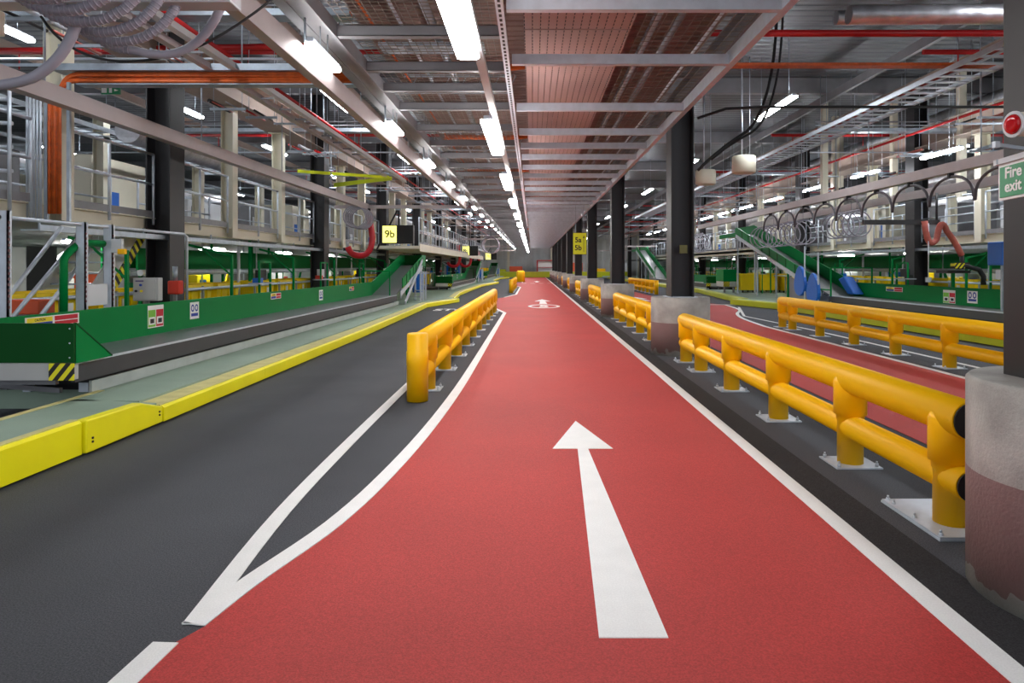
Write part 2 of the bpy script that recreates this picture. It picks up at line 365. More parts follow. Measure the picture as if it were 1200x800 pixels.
# platforms
def offs(pts, d): return [(x+d, y) for x, y in pts]
mb = MB(); mb.prism([(-3.65,-1),(-3.6,5.4),(-3.58,6.5),(-4.55,6.7),(-4.55,-1)], .0, .2)
struct(mb.build('platform', GREENFLOOR))
mb = MB(); mb.prism([(-3.8,6.6),(-3.83,14),(-3.98,22),(-4.08,24.8),(-3.32,28.4),(-3.6,29.2),(-3.97,35),(-3.97,50),(-3.15,59),(-3.9,66),(-3.9,93),(-21.9,93),(-21.9,7.2),(-4.55,7.2),(-4.55,6.6)], 0, .2)
struct(mb.build('platform', GREENFLOOR))
mb = MB(); mb.prism([(8.92,-1),(8.9,12),(8.84,20),(8.75,23.5),(8.02,26.9),(8.6,28),(9.57,38),(9.57,50),(8.9,58),(9.5,66),(9.5,93),(26.9,93),(26.9,-1)], 0, .21)
struct(mb.build('platform', GREENFLOOR))
tag(ribbon([(-4.55,-1),(-4.55,7.15)], -.07, .2, .205).build('edge_stripe', BEIGE), 'worn yellow stripe along the back edge of the green platform, bottom left', 'floor marking')

# ================================================================== BARRIERS
def barrier(x, posts, label, y0=None, y1=None, end_post=False, bigplate=False, name='crash_barrier', dims=1.0):
    t = thing(name, label, 'barrier', (x, posts[0], 0))
    y0 = posts[0]-.32 if y0 is None else y0; y1 = posts[-1]+.12 if y1 is None else y1
    def rail(nm, z, r):
        mb = MB(); pts = [(x,y0,z),(x,y1,z)]; rr = [r,r]
        for a in (20,45,70): pts.append((x,y1+r*math.sin(math.radians(a)),z)); rr.append(r*math.cos(math.radians(a)))
        mb.tube(pts, rr, 28); o = mb.build(nm, YEL, t)
        return o
    for nm, z, r in (('top_rail',.645,.11),('lower_rail',.285,.09)):
        o = rail(nm, z, r)
        if not end_post:
            MB().tube([(x,y0-.012,z),(x,y0+.002,z)], r*.93, 24).build('end_cap', BLACK, o)
    for i, y in enumerate(posts):
        mb = MB()
        if end_post and i == 0:
            mb.lathe([(.118,.008),(.118,.40),(.121,.405),(.121,.555),(.115,.56),(.115,.745),(.105,.757)], x, y, 32)
        else:
            mb.lathe([(.093,.012),(.093,.33),(.1,.335),(.1,.375),(.118,.38),(.118,.62),(.11,.66)], x, y, 28)
        p = mb.build('post', YEL, t)
        pl = MB()
        if bigplate and i == 0: hx, ya, yb = .2, y-.23, y+.40
        else: hx, ya, yb = .17, y-.16, y+.16
        pl.box(x-hx,x+hx,ya,yb,.0005,.012)
        if bigplate and i == 0: pl.box(x-hx+.004,x+hx-.004,ya+.004,yb-.004,.012,.022)
        if not (end_post and i == 0): pl.build('base_plate', GALVL, p)
        for sx in (-1,1):
            if (end_post and i == 0) or y > 14: break
            for yy in ((ya+.035,yb-.035) if not (bigplate and i==0) else (ya+.04,ya+.3,yb-.1,yb-.03)):
                bo = MB(); bo.tube([(x+sx*(hx-.03),yy,.012),(x+sx*(hx-.03),yy,.036)], .014, 6); bo.tube([(x+sx*(hx-.03),yy,.036),(x+sx*(hx-.03),yy,.052)], .007, 8)
                bo.build('bolt', GALVL, p)
    return t
BP = [3.95,5.2,6.72,8.3,9.8,10.75]
names = ['nearest long yellow twin-rail barrier right of the red lane','yellow twin-rail barrier between first and second concrete plinths past the big one']
for k in range(9):
    off = 8.7*k
    ps = BP if k == 0 else [12.6+off-8.7, 13.85+off-8.7, 15.35+off-8.7, 16.9+off-8.7, 18.4+off-8.7, 19.5+off-8.7]
    barrier(2.42, ps, 'nearest long yellow barrier right of the main red lane, ending at the big plinth' if k == 0 else
            f'yellow barrier in the column row right of the main lane, {ORD[k]} span from the camera', y0=ps[0]-(.19 if k == 0 else .32), bigplate=(k==0))
barrier(-1.28, [7.6,8.35,9.96,11.5,13,14.5,16.1,17.6,19.1,20.6,21.9,22.7], 'yellow barrier standing in the white V island left of the red lane', y0=7.6, end_post=True)
barrier(-1.2, [38.5,39.4,41,42.5,44,45.5,47,48.5], 'short yellow barrier on the second island far down the main lane', y0=38.5, end_post=True)
barrier(6.17, [5.6,7.1,8.6,10.1,11.6,13.1,14.65,16.2,16.85], 'long yellow barrier across the second lane at the right edge of the photo', y1=16.9, y0=5.3)
barrier(6.6, [36.4,37.8,39.2,40.6,42,43.4,44.8,46.2], 'yellow barrier far down the second lane, seen between two dark columns', y0=36.4, end_post=True)
t = thing('bollard', 'single fat yellow bollard at the far end of the main lane', 'bollard', (-1.15,66,0))
MB().lathe([(.42,.01),(.42,.95),(.3,1.1)], -1.15, 66, 24).build('bollard_shell', YEL, t)

# ================================================================== COLUMNS
def hcol(x, y, label, z0, top, wdt=.39, dep=.44, bands=True):
    t = thing('steel_column', label, 'column', (x,y,z0))
    mb = MB(); h = wdt/2; d = dep/2
    mb.box(x-h,x-h+.025,y-d,y+d,z0,top).box(x+h-.025,x+h,y-d,y+d,z0,top).box(x-h+.025,x+h-.025,y-.01,y+.01,z0,top)
    mb.build('steel_section', DARKST, t, .004)
    return t
for k in range(10):
    y = 3.08 + 8.7*k; x = 2.55
    o = MB().lathe([(.50,.0),(.50,.96),(.485,.975)] if k else [(.505,0),(.505,.965),(.49,.982)], x, y, 56)
    p = o.build('concrete_plinth', CONC)
    tag(p, 'large round concrete plinth with red-brown base band, cut by the right edge' if k == 0 else f'round concrete plinth under a dark column beside the main lane, {ORD[k]} from the camera', 'plinth')
    t = hcol(2.47 if k == 0 else 2.545, y, 'dark steel column cut by the right edge of the photo, nearest the camera' if k == 0 else f'dark steel column on a plinth beside the main lane, {ORD[k]} from the camera', .975, 4.21)
    if k:
        mb = MB().box(2.3,2.79,y-.27,y+.27,.962,.985); mb.build('base_plate', GALVL, t)
    if k == 1: box('notice', mat('olive_notice',(88,88,44),.6), t, 2.49, 2.62, y-.235, y-.215, 1.72, 1.86)
for side in (LEFT, RIGHT):
    for k in range(9):
        y = 12.0+8.7*k
        if side == RIGHT: y -= .1
        hcol(M(side,-6.45), y, f'dark steel column in front of the {side} mezzanine, {ORD[k]} from the camera', .2, 6.88, .42, .5)

# ================================================================== CENTRE CEILING
BY = [6.25,7.93,10.3,12.2,13.6,15.0] + [15.0+1.55*k for k in range(1,48)]
for i, y in enumerate(BY):
    wh = f'{ORD[i]} from the camera' if i < 30 else f'{ORD[i-30]} beyond the thirtieth'
    mb = MB(); z = 3.85
    mb.box(-.24,2.28,y-.005,y+.005,z,z+.115).box(-.24,2.28,y,y+.08,z,z+.008).box(-.24,2.28,y,y+.08,z+.107,z+.115)
    tag(mb.build('cross_channel', GALVL), f'galvanised cross channel over the main lane, {wh}', 'beam', 'cross channels over the right of the lane')
for i in range(56):
    y = [5.7,7.1,8.35,9.3,10.4,12.0,13.5][i] if i < 7 else 13.5+1.5*(i-6)
    wh = f'{ORD[i]} from the camera' if i < 30 else f'{ORD[i-30]} beyond the thirtieth'
    mb = MB(); mb.box(-2.02,-.34,y-.05,y-.042,3.88,3.99).box(-2.02,-.34,y-.05,y+.05,3.88,3.887).box(-2.02,-.34,y-.05,y+.05,3.983,3.99)
    tag(mb.build('cross_beam', GREY), f'grey cross beam left of the lamp row, {wh}', 'beam', 'cross beams left of the lamp row')
tag(MB().box(2.28,2.295,.5,93,3.85,4.01).box(2.295,2.36,.5,93,3.85,3.86).build('edge_girder', GALVL), 'long pale edge channel running over the plinth columns', 'beam')
tag(MB().box(2.42,2.66,-1,93,4.2,4.212).box(2.53,2.55,-1,93,4.212,4.5).box(2.42,2.66,-1,93,4.5,4.512).build('primary_beam', GREY), 'tan beam on top of the row of dark columns', 'beam')
tag(MB().box(-2.06,-2.02,.5,93,3.86,4.02).build('edge_girder', GREY), 'long grey channel at the left edge of the lane soffit', 'beam')
tag(MB().box(-2.36,-2.24,1,93,3.9,3.912).box(-2.305,-2.295,1,93,3.912,4.1).box(-2.36,-2.24,1,93,4.1,4.112).build('i_beam', GREY), 'grey longitudinal I-beam just left of the lane soffit edge', 'beam')
t = thing('slotted_channel', 'pale slotted strut channel running along the lamp row', 'strut', (-.3,5,3.85))
mb = MB(); mb.box(-.335,-.265,3,40,3.84,3.845).box(-.335,-.33,3,40,3.845,3.9).box(-.27,-.265,3,40,3.845,3.9); mb.build('channel', GALVL, t)
mb = MB()
for k in range(120): mb.box(-.313,-.287,4.3+k*.12,4.36+k*.12,3.836,3.8405)
mb.build('slots', INK, t)
# decks above the soffit
for k in range(16):
    y0 = 2 + 5.8*k
    mb = MB().box(-.1,1.12,y0,y0+5.76,4.2,4.24); tag(mb.build('perforated_deck', DECKP), f'pink primed perforated deck panel above the lane, {ORD[k]} from the camera', 'ceiling panel')
struct(MB().box(-2.3,2.5,-1,93,4.75,4.85).build('mezzanine_soffit', DECKB))
t = thing('deck_hatch', 'pale rectangular plate fixed under the nearest pink deck', 'plate', (.46,6,4.2))
box('frame_rail', PANEL, t, .22,.72,5.98,6.01,4.17,4.2); box('frame_rail', PANEL, t, .22,.72,6.32,6.35,4.17,4.2); box('plate', mat('pink_plate',(205,160,150),.5), t, .22,.72,6.01,6.32,4.19,4.2)
def wire_mesh(x0, x1, y0, y1, z, label, sx=.11, sy=.11, m=MESHM):
    mb = MB(); r = .003
    nx = int((x1-x0)/sx); ny = int((y1-y0)/sy)
    for i in range(nx+1): mb.box(x0+i*sx-r, x0+i*sx+r, y0, y1, z-r, z+r)
    for j in range(ny+1): mb.box(x0, x1, y0+j*sy-r, y0+j*sy+r, z+r, z+3*r)
    tag(mb.build('mesh_panel', m), label, 'wire mesh')
for k in range(12):
    y0 = 3+3.1*k
    wire_mesh(1.15, 2.27, y0, y0+3.05, 4.03, f'galvanised wire mesh panel right of the pink deck, {ORD[k]} from the camera', .1, .16)
    wire_mesh(-1.95, -.38, y0, y0+3.05, 4.01, f'galvanised wire mesh panel left of the lamp row, {ORD[k]} from the camera', .08, .1)
# services above the mesh
for i, (x, m, r, z, lab) in enumerate([(-1.85,ORANGE,.015,4.3,'thin orange cable'),(-1.6,GALVL,.02,4.45,'pale conduit'),(-1.2,GALV,.05,4.4,'galvanised conduit'),(-.75,REDP,.035,4.5,'thin red pipe'),
        (1.45,GALV,.05,4.4,'galvanised duct pipe'),(1.75,GREY,.04,4.45,'grey pipe'),(2.1,GALVL,.02,4.3,'pale conduit')]):
    tag(MB().tube([(x,1,z),(x,70,z)], r, 10).build('service_pipe', m), f'{lab} running above the wire mesh {"left" if x<0 else "right"} of the lamps', 'pipe')
for k in range(9):
    y = 8.4+5.2*k
    tag(MB().box(-1.9,-.6,y,y+.35,4.22,4.26).build('cable_tray', GALV), f'cable tray crossing above the mesh left of the lamps, {ORD[k]} from the camera', 'cable tray')
    tag(MB().tube([(-1.9,y+1.2,4.3),(-1.3,y+1.1,4.28),(-.6,y+1.3,4.3),(0,y+1.2,4.33)], .05, 10).build('cable_bundle', ORANGE), f'orange cable bundle crossing above the mesh, {ORD[k]} from the camera', 'cable')
    mb = MB()
    for q in range(7): mb.bar((-1.9+q*.25,y+2.0,4.13),(-1.75+q*.25,y+2.0,4.4),.012,.012)
    mb.bar((-1.95,y+2.0,4.15),(-.3,y+2.0,4.15),.03,.04).bar((-1.95,y+2.0,4.4),(-.3,y+2.0,4.4),.03,.04)
    tag(mb.build('lattice_support', GALV), f'light lattice support above the mesh left of the lamps, {ORD[k]} from the camera', 'bracket')

# ================================================================== LAMPS
def lamp(x, y0, ln, z, label, group, m=TUBE, wd=.2, hang=None, body=GALVL):
    t = thing('linear_lamp', label, 'lamp', (x,y0,z), group)
    mb = MB(); h = wd/2
    mb.prism([(x-h,z+.05),(x-h,z+.012),(x-h*.7,z),(x+h*.7,z),(x+h,z+.012),(x+h,z+.05)], y0, y0+ln, 'y'); mb.build('diffuser', m, t)
    MB().box(x-h*.6,x+h*.6,y0-.02,y0+ln+.02,z+.05,z+.1).build('lamp_body', body, t, .008)
    if hang:
        mb = MB()
        for yy in (y0+.3, y0+ln-.3): mb.tube([(x,yy,z+.1),(x,yy,hang)], .006, 6)
        mb.build('suspension', GALV, t)
    return t
for k in range(17):
    ye = 5.95+5.1*k
    lamp(-.56, ye-2.45, 2.45, 3.3, f'bright linear lamp in the centre row over the lane, {ORD[k]} from the camera', 'centre lamp row', TUBE, .19, 3.86)
t = thing('lamp_trunking', 'white trunking joining the centre row of lamps', 'trunking', (-.5,6,3.4)); box('trunking', PANEL, t, -.53,-.45, 3, 90, 3.42, 3.48)
for k in range(22):
    ye = 6.4+3.6*k
    lamp(-2.13, ye+.15, .85, 3.6, f'short bright lamp under the left edge of the lane soffit, {ORD[k]} from the camera', 'left edge lamps', TUBEE, .11, 3.91)
tag(MB().box(-2.235,-2.065,2,90,3.905,3.912).build('lamp_trunking', GREY), 'thin grey strip above the left edge lamps', 'trunking')
for k in range(14):
    ye = 16.9+4.05*k-8.1
    lamp(10.6, ye, 1.65, 4.4, f'linear lamp over the right conveyor, {ORD[k]} from the camera', 'lamps over the right conveyor', TUBES, .14, 6.88)
for k in range(8):
    lamp(5.9, 6.2+9.2*k, 2.5, 5.3, f'high linear lamp over the second lane, {ORD[k]} from the camera', 'high lamps over the second lane', TUBES, .16, 6.88)
    lamp(-4.9, 6.8+9.2*k, 2.2, 5.6, f'high linear lamp over the left lane, {ORD[k]} from the camera', 'high lamps over the left lane', TUBES, .14, 6.88)
for k in range(6):  # fill lamps added only to brighten the dark far wall
    lamp(-7+3.6*k, 90, 2.4, 5.2, f'added fill lamp close to the far wall, {ORD[k]} from the left', 'added far wall fill lamps', TUBES, .2, 6.88)
for side in (LEFT, RIGHT):
    for k in range(11):
        lamp(M(side,-8.3), 9.5+5.8*k, 1.8, 5.2, f'linear lamp above the {side} mezzanine walkway, {ORD[k]} from the camera', f'lamps above the {side} mezzanine', TUBES, .14, 6.88)
        lamp(M(side,-14), 8+5.8*k, 1.8, 4.9, f'linear lamp deep above the {side} mezzanine, {ORD[k]} from the camera', f'deep lamps above the {side} mezzanine', TUBES, .16, 6.88)
        lamp(M(side,-9.6), 8.2+5.8*k, 1.4, 1.98, f'low lamp under the {side} mezzanine, {ORD[k]} from the camera', f'lamps under the {side} mezzanine', TUBEU, .14, 2.21)
        if k < 9: lamp(M(side,-14.5), 9.2+5.8*k, 1.6, 1.95, f'low lamp deep under the {side} mezzanine, {ORD[k]} from the camera', f'deep lamps under the {side} mezzanine', TUBEU, .16, 2.21)

# ================================================================== MEZZANINES
def handrail(side, x, y0, y1, z, label, group):
    t = thing('handrail', label, 'handrail', (M(side,x),y0,z), group); X = M(side,x)
    n = 3 if y1-y0 > 2 else 2
    for i in range(n):
        y = y0+(y1-y0)*i/(n-1); MB().tube([(X,y,z-.12),(X,y,z+1.1)], .024, 8).build('handrail_post', GALVL, t)
    MB().tube([(X,y0,z+1.1),(X,y1,z+1.1)], .024, 8).build('top_rail', GALVL, t)
    MB().tube([(X,y0,z+.58),(X,y1,z+.58)], .02, 8).build('mid_rail', GALVL, t)
    MB().box(X-.006,X+.006,y0,y1,z+.01,z+.12).build('toe_board', GREY, t)
for side in (LEFT, RIGHT):
    def X(x): return M(side, x)
    fa = MB(); fa.box(X(-6.72),X(-6.7),4,62,2.13,2.34).box(X(-6.85),X(-6.62),4,62,2.33,2.345).box(X(-6.85),X(-6.62),4,62,2.125,2.14)
    tag(fa.build('fascia_beam', CREAM), f'cream edge beam of the {side} mezzanine', 'beam')
    struct(MB().box(X(-6.85),X(-18),4,93,2.2,2.32).build(f'mezzanine_floor', GREY))
    box_ = MB()
    for k in range(19):
        y = 6.3+2.9*k + (.4 if k == 1 else 0)
        if k in (2,5,8,11,14,17): continue
        top = 4.98
        mb = MB(); xx = X(-6.66)
        mb.box(xx-.13,xx-.115,y-.13,y+.13,2.14,top).box(xx+.115,xx+.13,y-.13,y+.13,2.14,top).box(xx-.115,xx+.115,y-.006,y+.006,2.14,top).box(xx-.2,xx+.2,y-.2,y+.2,top-.02,top)
        tag(mb.build('mezzanine_column', CREAM), f'cream H-section column standing on the {side} mezzanine edge, {ORD[k]} bay from the camera', 'column')
    for k in range(18):
        y0 = 6.3+2.9*k
        handrail(side, -6.6, y0+.22, y0+2.68, 2.34, f'galvanised handrail section on the {side} mezzanine edge, {ORD[k]} bay from the camera', f'{side} mezzanine handrails')
    for k in range(14):
        y = 6.4+4.4*k; xx = X(-9.6)
        mb = MB(); mb.box(xx-.12,xx-.1,y-.12,y+.12,2.32,5).box(xx+.1,xx+.12,y-.12,y+.12,2.32,5).box(xx-.1,xx+.1,y-.006,y+.006,2.32,5)
        tag(mb.build('mezzanine_column', CREAM), f'cream column set back on the {side} mezzanine, {ORD[k]} from the camera', 'column')
        handrail(side, -8.9, y+.2, y+3.6, 2.34, f'inner handrail on the {side} mezzanine, {ORD[k]} from the camera', f'{side} inner handrails')
        box2 = MB().box(X(-10.2),X(-11.6),y+.6,y+2.8,2.32,3.5+.3*(k%3)); 
        t = thing('sorting_cabinet', f'pale machine cabinet on the {side} mezzanine, {ORD[k]} from the camera', 'machine', (X(-10.9),y+1.7,2.32))
        box2.build('cabinet_body', (PANEL, GREY, CREAM)[k%3], t, .03)
        box('cabinet_door', (GREY, PANEL, BLUE)[k%3], t, X(-10.19), X(-10.17), y+.8, y+1.6, 2.5, 3.3)
        box('cabinet_plinth', BLACK, t, X(-10.25), X(-11.55), y+.65, y+2.75, 2.32, 2.42)
    tag(MB().box(X(-6.95),X(-6.25),3,93,5.0,5.02).box(X(-6.61),X(-6.59),3,93,5.02,5.55).box(X(-6.95),X(-6.25),3,93,5.55,5.57).build('roof_girder', CREAMD), f'long tan girder on top of the {side} cream columns', 'beam')
    # stepped-out gantry further down the bay
    y0, y1 = (27.2, 62) if side == LEFT else (33, 62)
    xg = -4.5 if side == LEFT else -5.6
    g = MB().box(X(xg),X(-6.6),y0,y1,2.2,2.32).box(X(xg),X(xg)+.02,y0,y1,2.1,2.4)
    struct(g.build('gantry_floor', CREAM))
    n = int((y1-y0)/2.4)
    for k in range(n):
        handrail(side, xg-.03, y0+.05+2.4*k, y0+2.35+2.4*k, 2.36, f'pale handrail on the stepped-out {side} gantry, {ORD[k]} section from the camera', f'{side} gantry handrails')
    # longitudinal green chute under the mezzanine
    t = thing('green_trough_conveyor', f'green trough conveyor hung under the {side} mezzanine behind the columns', 'conveyor', (X(-8.6),14,1.3))
    MB().box(X(-8.5),X(-8.54),14.7,60,1.42,1.9).build('side_panel', GREEN, t); MB().box(X(-9.3),X(-9.26),14.7,60,1.42,1.9).build('side_panel', GREEN, t)
    MB().box(X(-8.54),X(-9.26),14.7,60,1.42,1.46).build('trough_bed', BELT, t); MB().tube([(X(-8.45),14.7,1.36),(X(-8.45),60,1.36)], .07, 10).build('edge_tube', GALVL, t)
    for k in range(12):
        MB().box(X(-8.6),X(-8.66),15+4*k,15.06+4*k,.2,1.42).build('leg', GREEN, t)
    # distant partition behind, with bright panels
    for k in range(9):
        y = 7+9*k
        t = thing('partition_panel', f'pale partition panel deep behind the {side} conveyors, {ORD[k]} from the camera', 'partition', (X(-13),y,.2))
        MB().box(X(-13),X(-13.08),y,y+(2.2 if k==0 else 5),.2,2.0).build('panel_sheet', PANEL if k % 2 == 0 else WBOX, t); MB().box(X(-12.96),X(-13.12),y-.06,y,.2,2.1).build('panel_post', GREY, t)
        t = thing('racking_block', f'tall grey plant unit deep on the {side} mezzanine, {ORD[k]} from the camera', 'machine', (X(-16),y,2.32))
        MB().box(X(-15.5),X(-17.5),y,y+5.5,2.32,4.3).build('unit_body', (GREY,CREAM,PANEL)[k%3], t, .04)
        MB().box(X(-15.48),X(-15.44),y+.4,y+2.4,2.6,4.0).build('unit_door', (GREEN,GREY,CREAMD)[k%3], t)
        MB().tube([(X(-14.6),y,4.5),(X(-14.6),y+8.8,4.5)], .3, 16).build('duct', FOIL, t)
    # silver duct above mezzanine
    t = thing('silver_duct', f'crinkled silver foil duct above the {side} mezzanine', 'duct', (X(-8),20,4.3))
    MB().tube([(X(-7.9),16,6.14),(X(-7.9),40,6.14),(X(-7.9),88,6.14)], .28, 20).build('duct_run', FOIL, t)
    for k in range(8): MB().tube([(X(-7.9),18+8*k,6.14),(X(-7.9),18.1+8*k,6.14)], .3, 20).build('duct_collar', GALV, t)
    # tray and services under the deck edge
    t = thing('cable_tray', f'grey cable tray slung under the {side} mezzanine edge beam', 'cable tray', (X(-6.5),8,2.0))
    MB().box(X(-6.35),X(-6.6),8.8,60,1.96,1.98).box(X(-6.35),X(-6.36),8.8,60,1.98,2.04).build('tray', GALV, t)
    for k in range(22): MB().bar((X(-6.5),9+2.4*k,1.96),(X(-6.5),9+2.4*k,2.14),.02,.02).build('hanger', GALV, t)
    MB().tube([(X(-6.45),9,2.0),(X(-6.45),60,2.0)], .015, 8).build('cable', HOSEB, t)

# roof purlins, beams, services in the side bays
for k in range(12):
    y = 4+7.8*k
    tag(MB().box(-21.9,26.9,y-.1,y+.1,6.45,6.88).build('roof_beam', GREY), f'deep grey roof beam spanning the hall, {ORD[k]} from the camera', 'beam')
for side in (LEFT, RIGHT):
    def X(x): return M(side, x)
    for j, x in enumerate((-3.3,-5.0,-9.4,-11.5)):
        tag(MB().box(X(x)-.05,X(x)+.05,0,93,6.2,6.42).build('purlin', CREAMD if j%2 else GREY), f'longitudinal purlin under the roof of the {side} bay, {ORD[j]} out from the lane', 'beam')
    for k in range(9):
        y = 10.2+8.7*k
        t = thing('service_rack', f'hanging rack of conduits across the {side} bay, {ORD[k]} from the camera', 'service rack', (X(-6),y,5.4), f'service racks of the {side} bay')
        for i, x in enumerate((-3.0,-5.8,-8.8,-11.8)):
            MB().tube([(X(x),y,5.2),(X(x),y,6.9)], .008, 6).build('hanger_rod', GALV, t)
            MB().tube([(X(x),y+.4,4.72),(X(x),y+.4,6.9)], .008, 6).build('hanger_rod', GALV, t)
        MB().box(X(-2.7),X(-13.5),y-.15,y+.15,5.2,5.23).box(X(-2.7),X(-13.5),y-.15,y-.14,5.23,5.3).build('tray', GALV, t)
        for dz, r, m in ((5.27,.04,ORANGE),(5.4,.015,GALVL),(5.5,.02,GREY)): MB().tube([(X(-2.7),y,dz),(X(-13.5),y,dz)], r, 8).build('conduit', m, t)
        MB().tube([(X(-2.7),y+.4,4.72),(X(-13.5),y+.4,4.72)], .02, 8).build('conduit', GALVL, t)
        MB().tube([(X(-2.7),y+3.5,5.8),(X(-13.5),y+3.5,5.8)], .05, 10).build('red_sprinkler_pipe', REDP, t)
        for i in range(4): MB().tube([(X(-3.4-2.3*i),y+3.5,5.8),(X(-3.4-2.3*i),y+3.5,5.45)], .015, 6).build('sprinkler_drop', REDP, t)
    for j, (x, z, r, m, lab) in enumerate([(-3.6,5.5,.03,GALVL,'pale conduit'),(-5.2,5.1,.035,REDP,'red pipe'),(-7.4,5.75,.05,REDP,'thick red pipe'),(-9.9,4.9,.03,GALVL,'pale conduit'),(-11,5.3,.04,REDP,'red pipe'),(-12.4,4.6,.05,GALV,'grey conduit')]):
        tag(MB().tube([(X(x),5,z),(X(x),90,z)], r, 8).build('overhead_pipe', m), f'{lab} running the length of the {side} bay, {ORD[j]} out from the lane', 'pipe')
    for j, (x, z) in enumerate(((-9.2,4.3),(-12.6,3.9))):
        mb = MB(); mb.box(X(x)-.3,X(x)-.28,10,60,z,z+.09).box(X(x)+.28,X(x)+.3,10,60,z,z+.09)
        for q in range(125): mb.box(X(x)-.28,X(x)+.28,10+.4*q,10.04+.4*q,z+.01,z+.03)
        tag(mb.build('ladder_tray', GALV), f'ladder cable tray high above the {side} mezzanine, {"inner" if j==0 else "outer"} one', 'cable tray')

# ================================================================== CONVEYORS
def sticker(t, side, x, y, z, wd, ht, kind):
    """printed notice stuck on the green backboard, facing the lane"""
    s = 1 if side == LEFT else -1; rot = (PI/2, 0, s*PI/2)
    def bx(y0,y1,z0,z1,m,nm,par,o=.0): return box(nm, m, par, x, x+s*(.003+o), y0, y1, z0, z1)
    if kind == 'warning':
        p = bx(y-wd/2,y+wd/2,z-ht/2,z+ht/2,SIGNW,'warning_label',t)
        f = (lambda a,b: (y-wd/2+a*wd, y-wd/2+b*wd)) if side == LEFT else (lambda a,b: (y+wd/2-b*wd, y+wd/2-a*wd))
        bx(*f(.03,.48),z,z+ht*.42,YELI,'yellow_band',p,.001); bx(*f(.03,.48),z-ht*.42,z-ht*.02,BLUEI,'blue_band',p,.001)
        bx(*f(.52,.97),z,z+ht*.42,REDI,'red_band',p,.001); bx(*f(.52,.97),z-ht*.42,z-ht*.08,REDI,'red_band',p,.001)
        c = sum(f(.03,.48))/2; text('lettering','CAUTION',ht*.3,(x+s*.005,c,z+ht*.2),rot,INK,p,.0005)
    elif kind == 'poster':
        p = bx(y-wd/2,y+wd/2,z-ht/2,z+ht/2,SIGNW,'instruction_poster',t)
        f = (lambda a,b: (y-wd/2+a*wd, y-wd/2+b*wd)) if side == LEFT else (lambda a,b: (y+wd/2-b*wd, y+wd/2-a*wd))
        bx(*f(.02,.48),z-ht*.46,z+ht*.3,LIMEI,'green_panel',p,.001); bx(*f(.52,.98),z-ht*.46,z+ht*.3,REDI,'red_panel',p,.001)
        for a,b in ((.06,.44),(.56,.94)):
            bx(*f(a,b),z-ht*.36,z-ht*.02,SIGNW,'picture',p,.002); bx(*f(a+.08,b-.06),z-ht*.3,z-ht*.1,INK,'picture_shape',p,.003)
    else:
        p = bx(y-wd/2,y+wd/2,z-ht/2,z+ht/2,SIGNW,'number_plate',t)
        for dy in (-.22,.22):
            mb = MB(); 
            for q in range(16):
                a0,a1=2*PI*q/16,2*PI*(q+1)/16
                mb.prism([(y+dy*wd+math.cos(a)*r*wd, z+ht*.15+math.sin(a)*r*wd*1.2) for r,a in ((.1,a0),(.17,a0),(.17,a1),(.1,a1))], x, x+s*.005, 'x')
            mb.build('ring_mark', BLUEI, p)
        bx(y-wd*.38,y+wd*.38,z-ht*.34,z-ht*.16,BLUEI,'blue_line',p,.001)
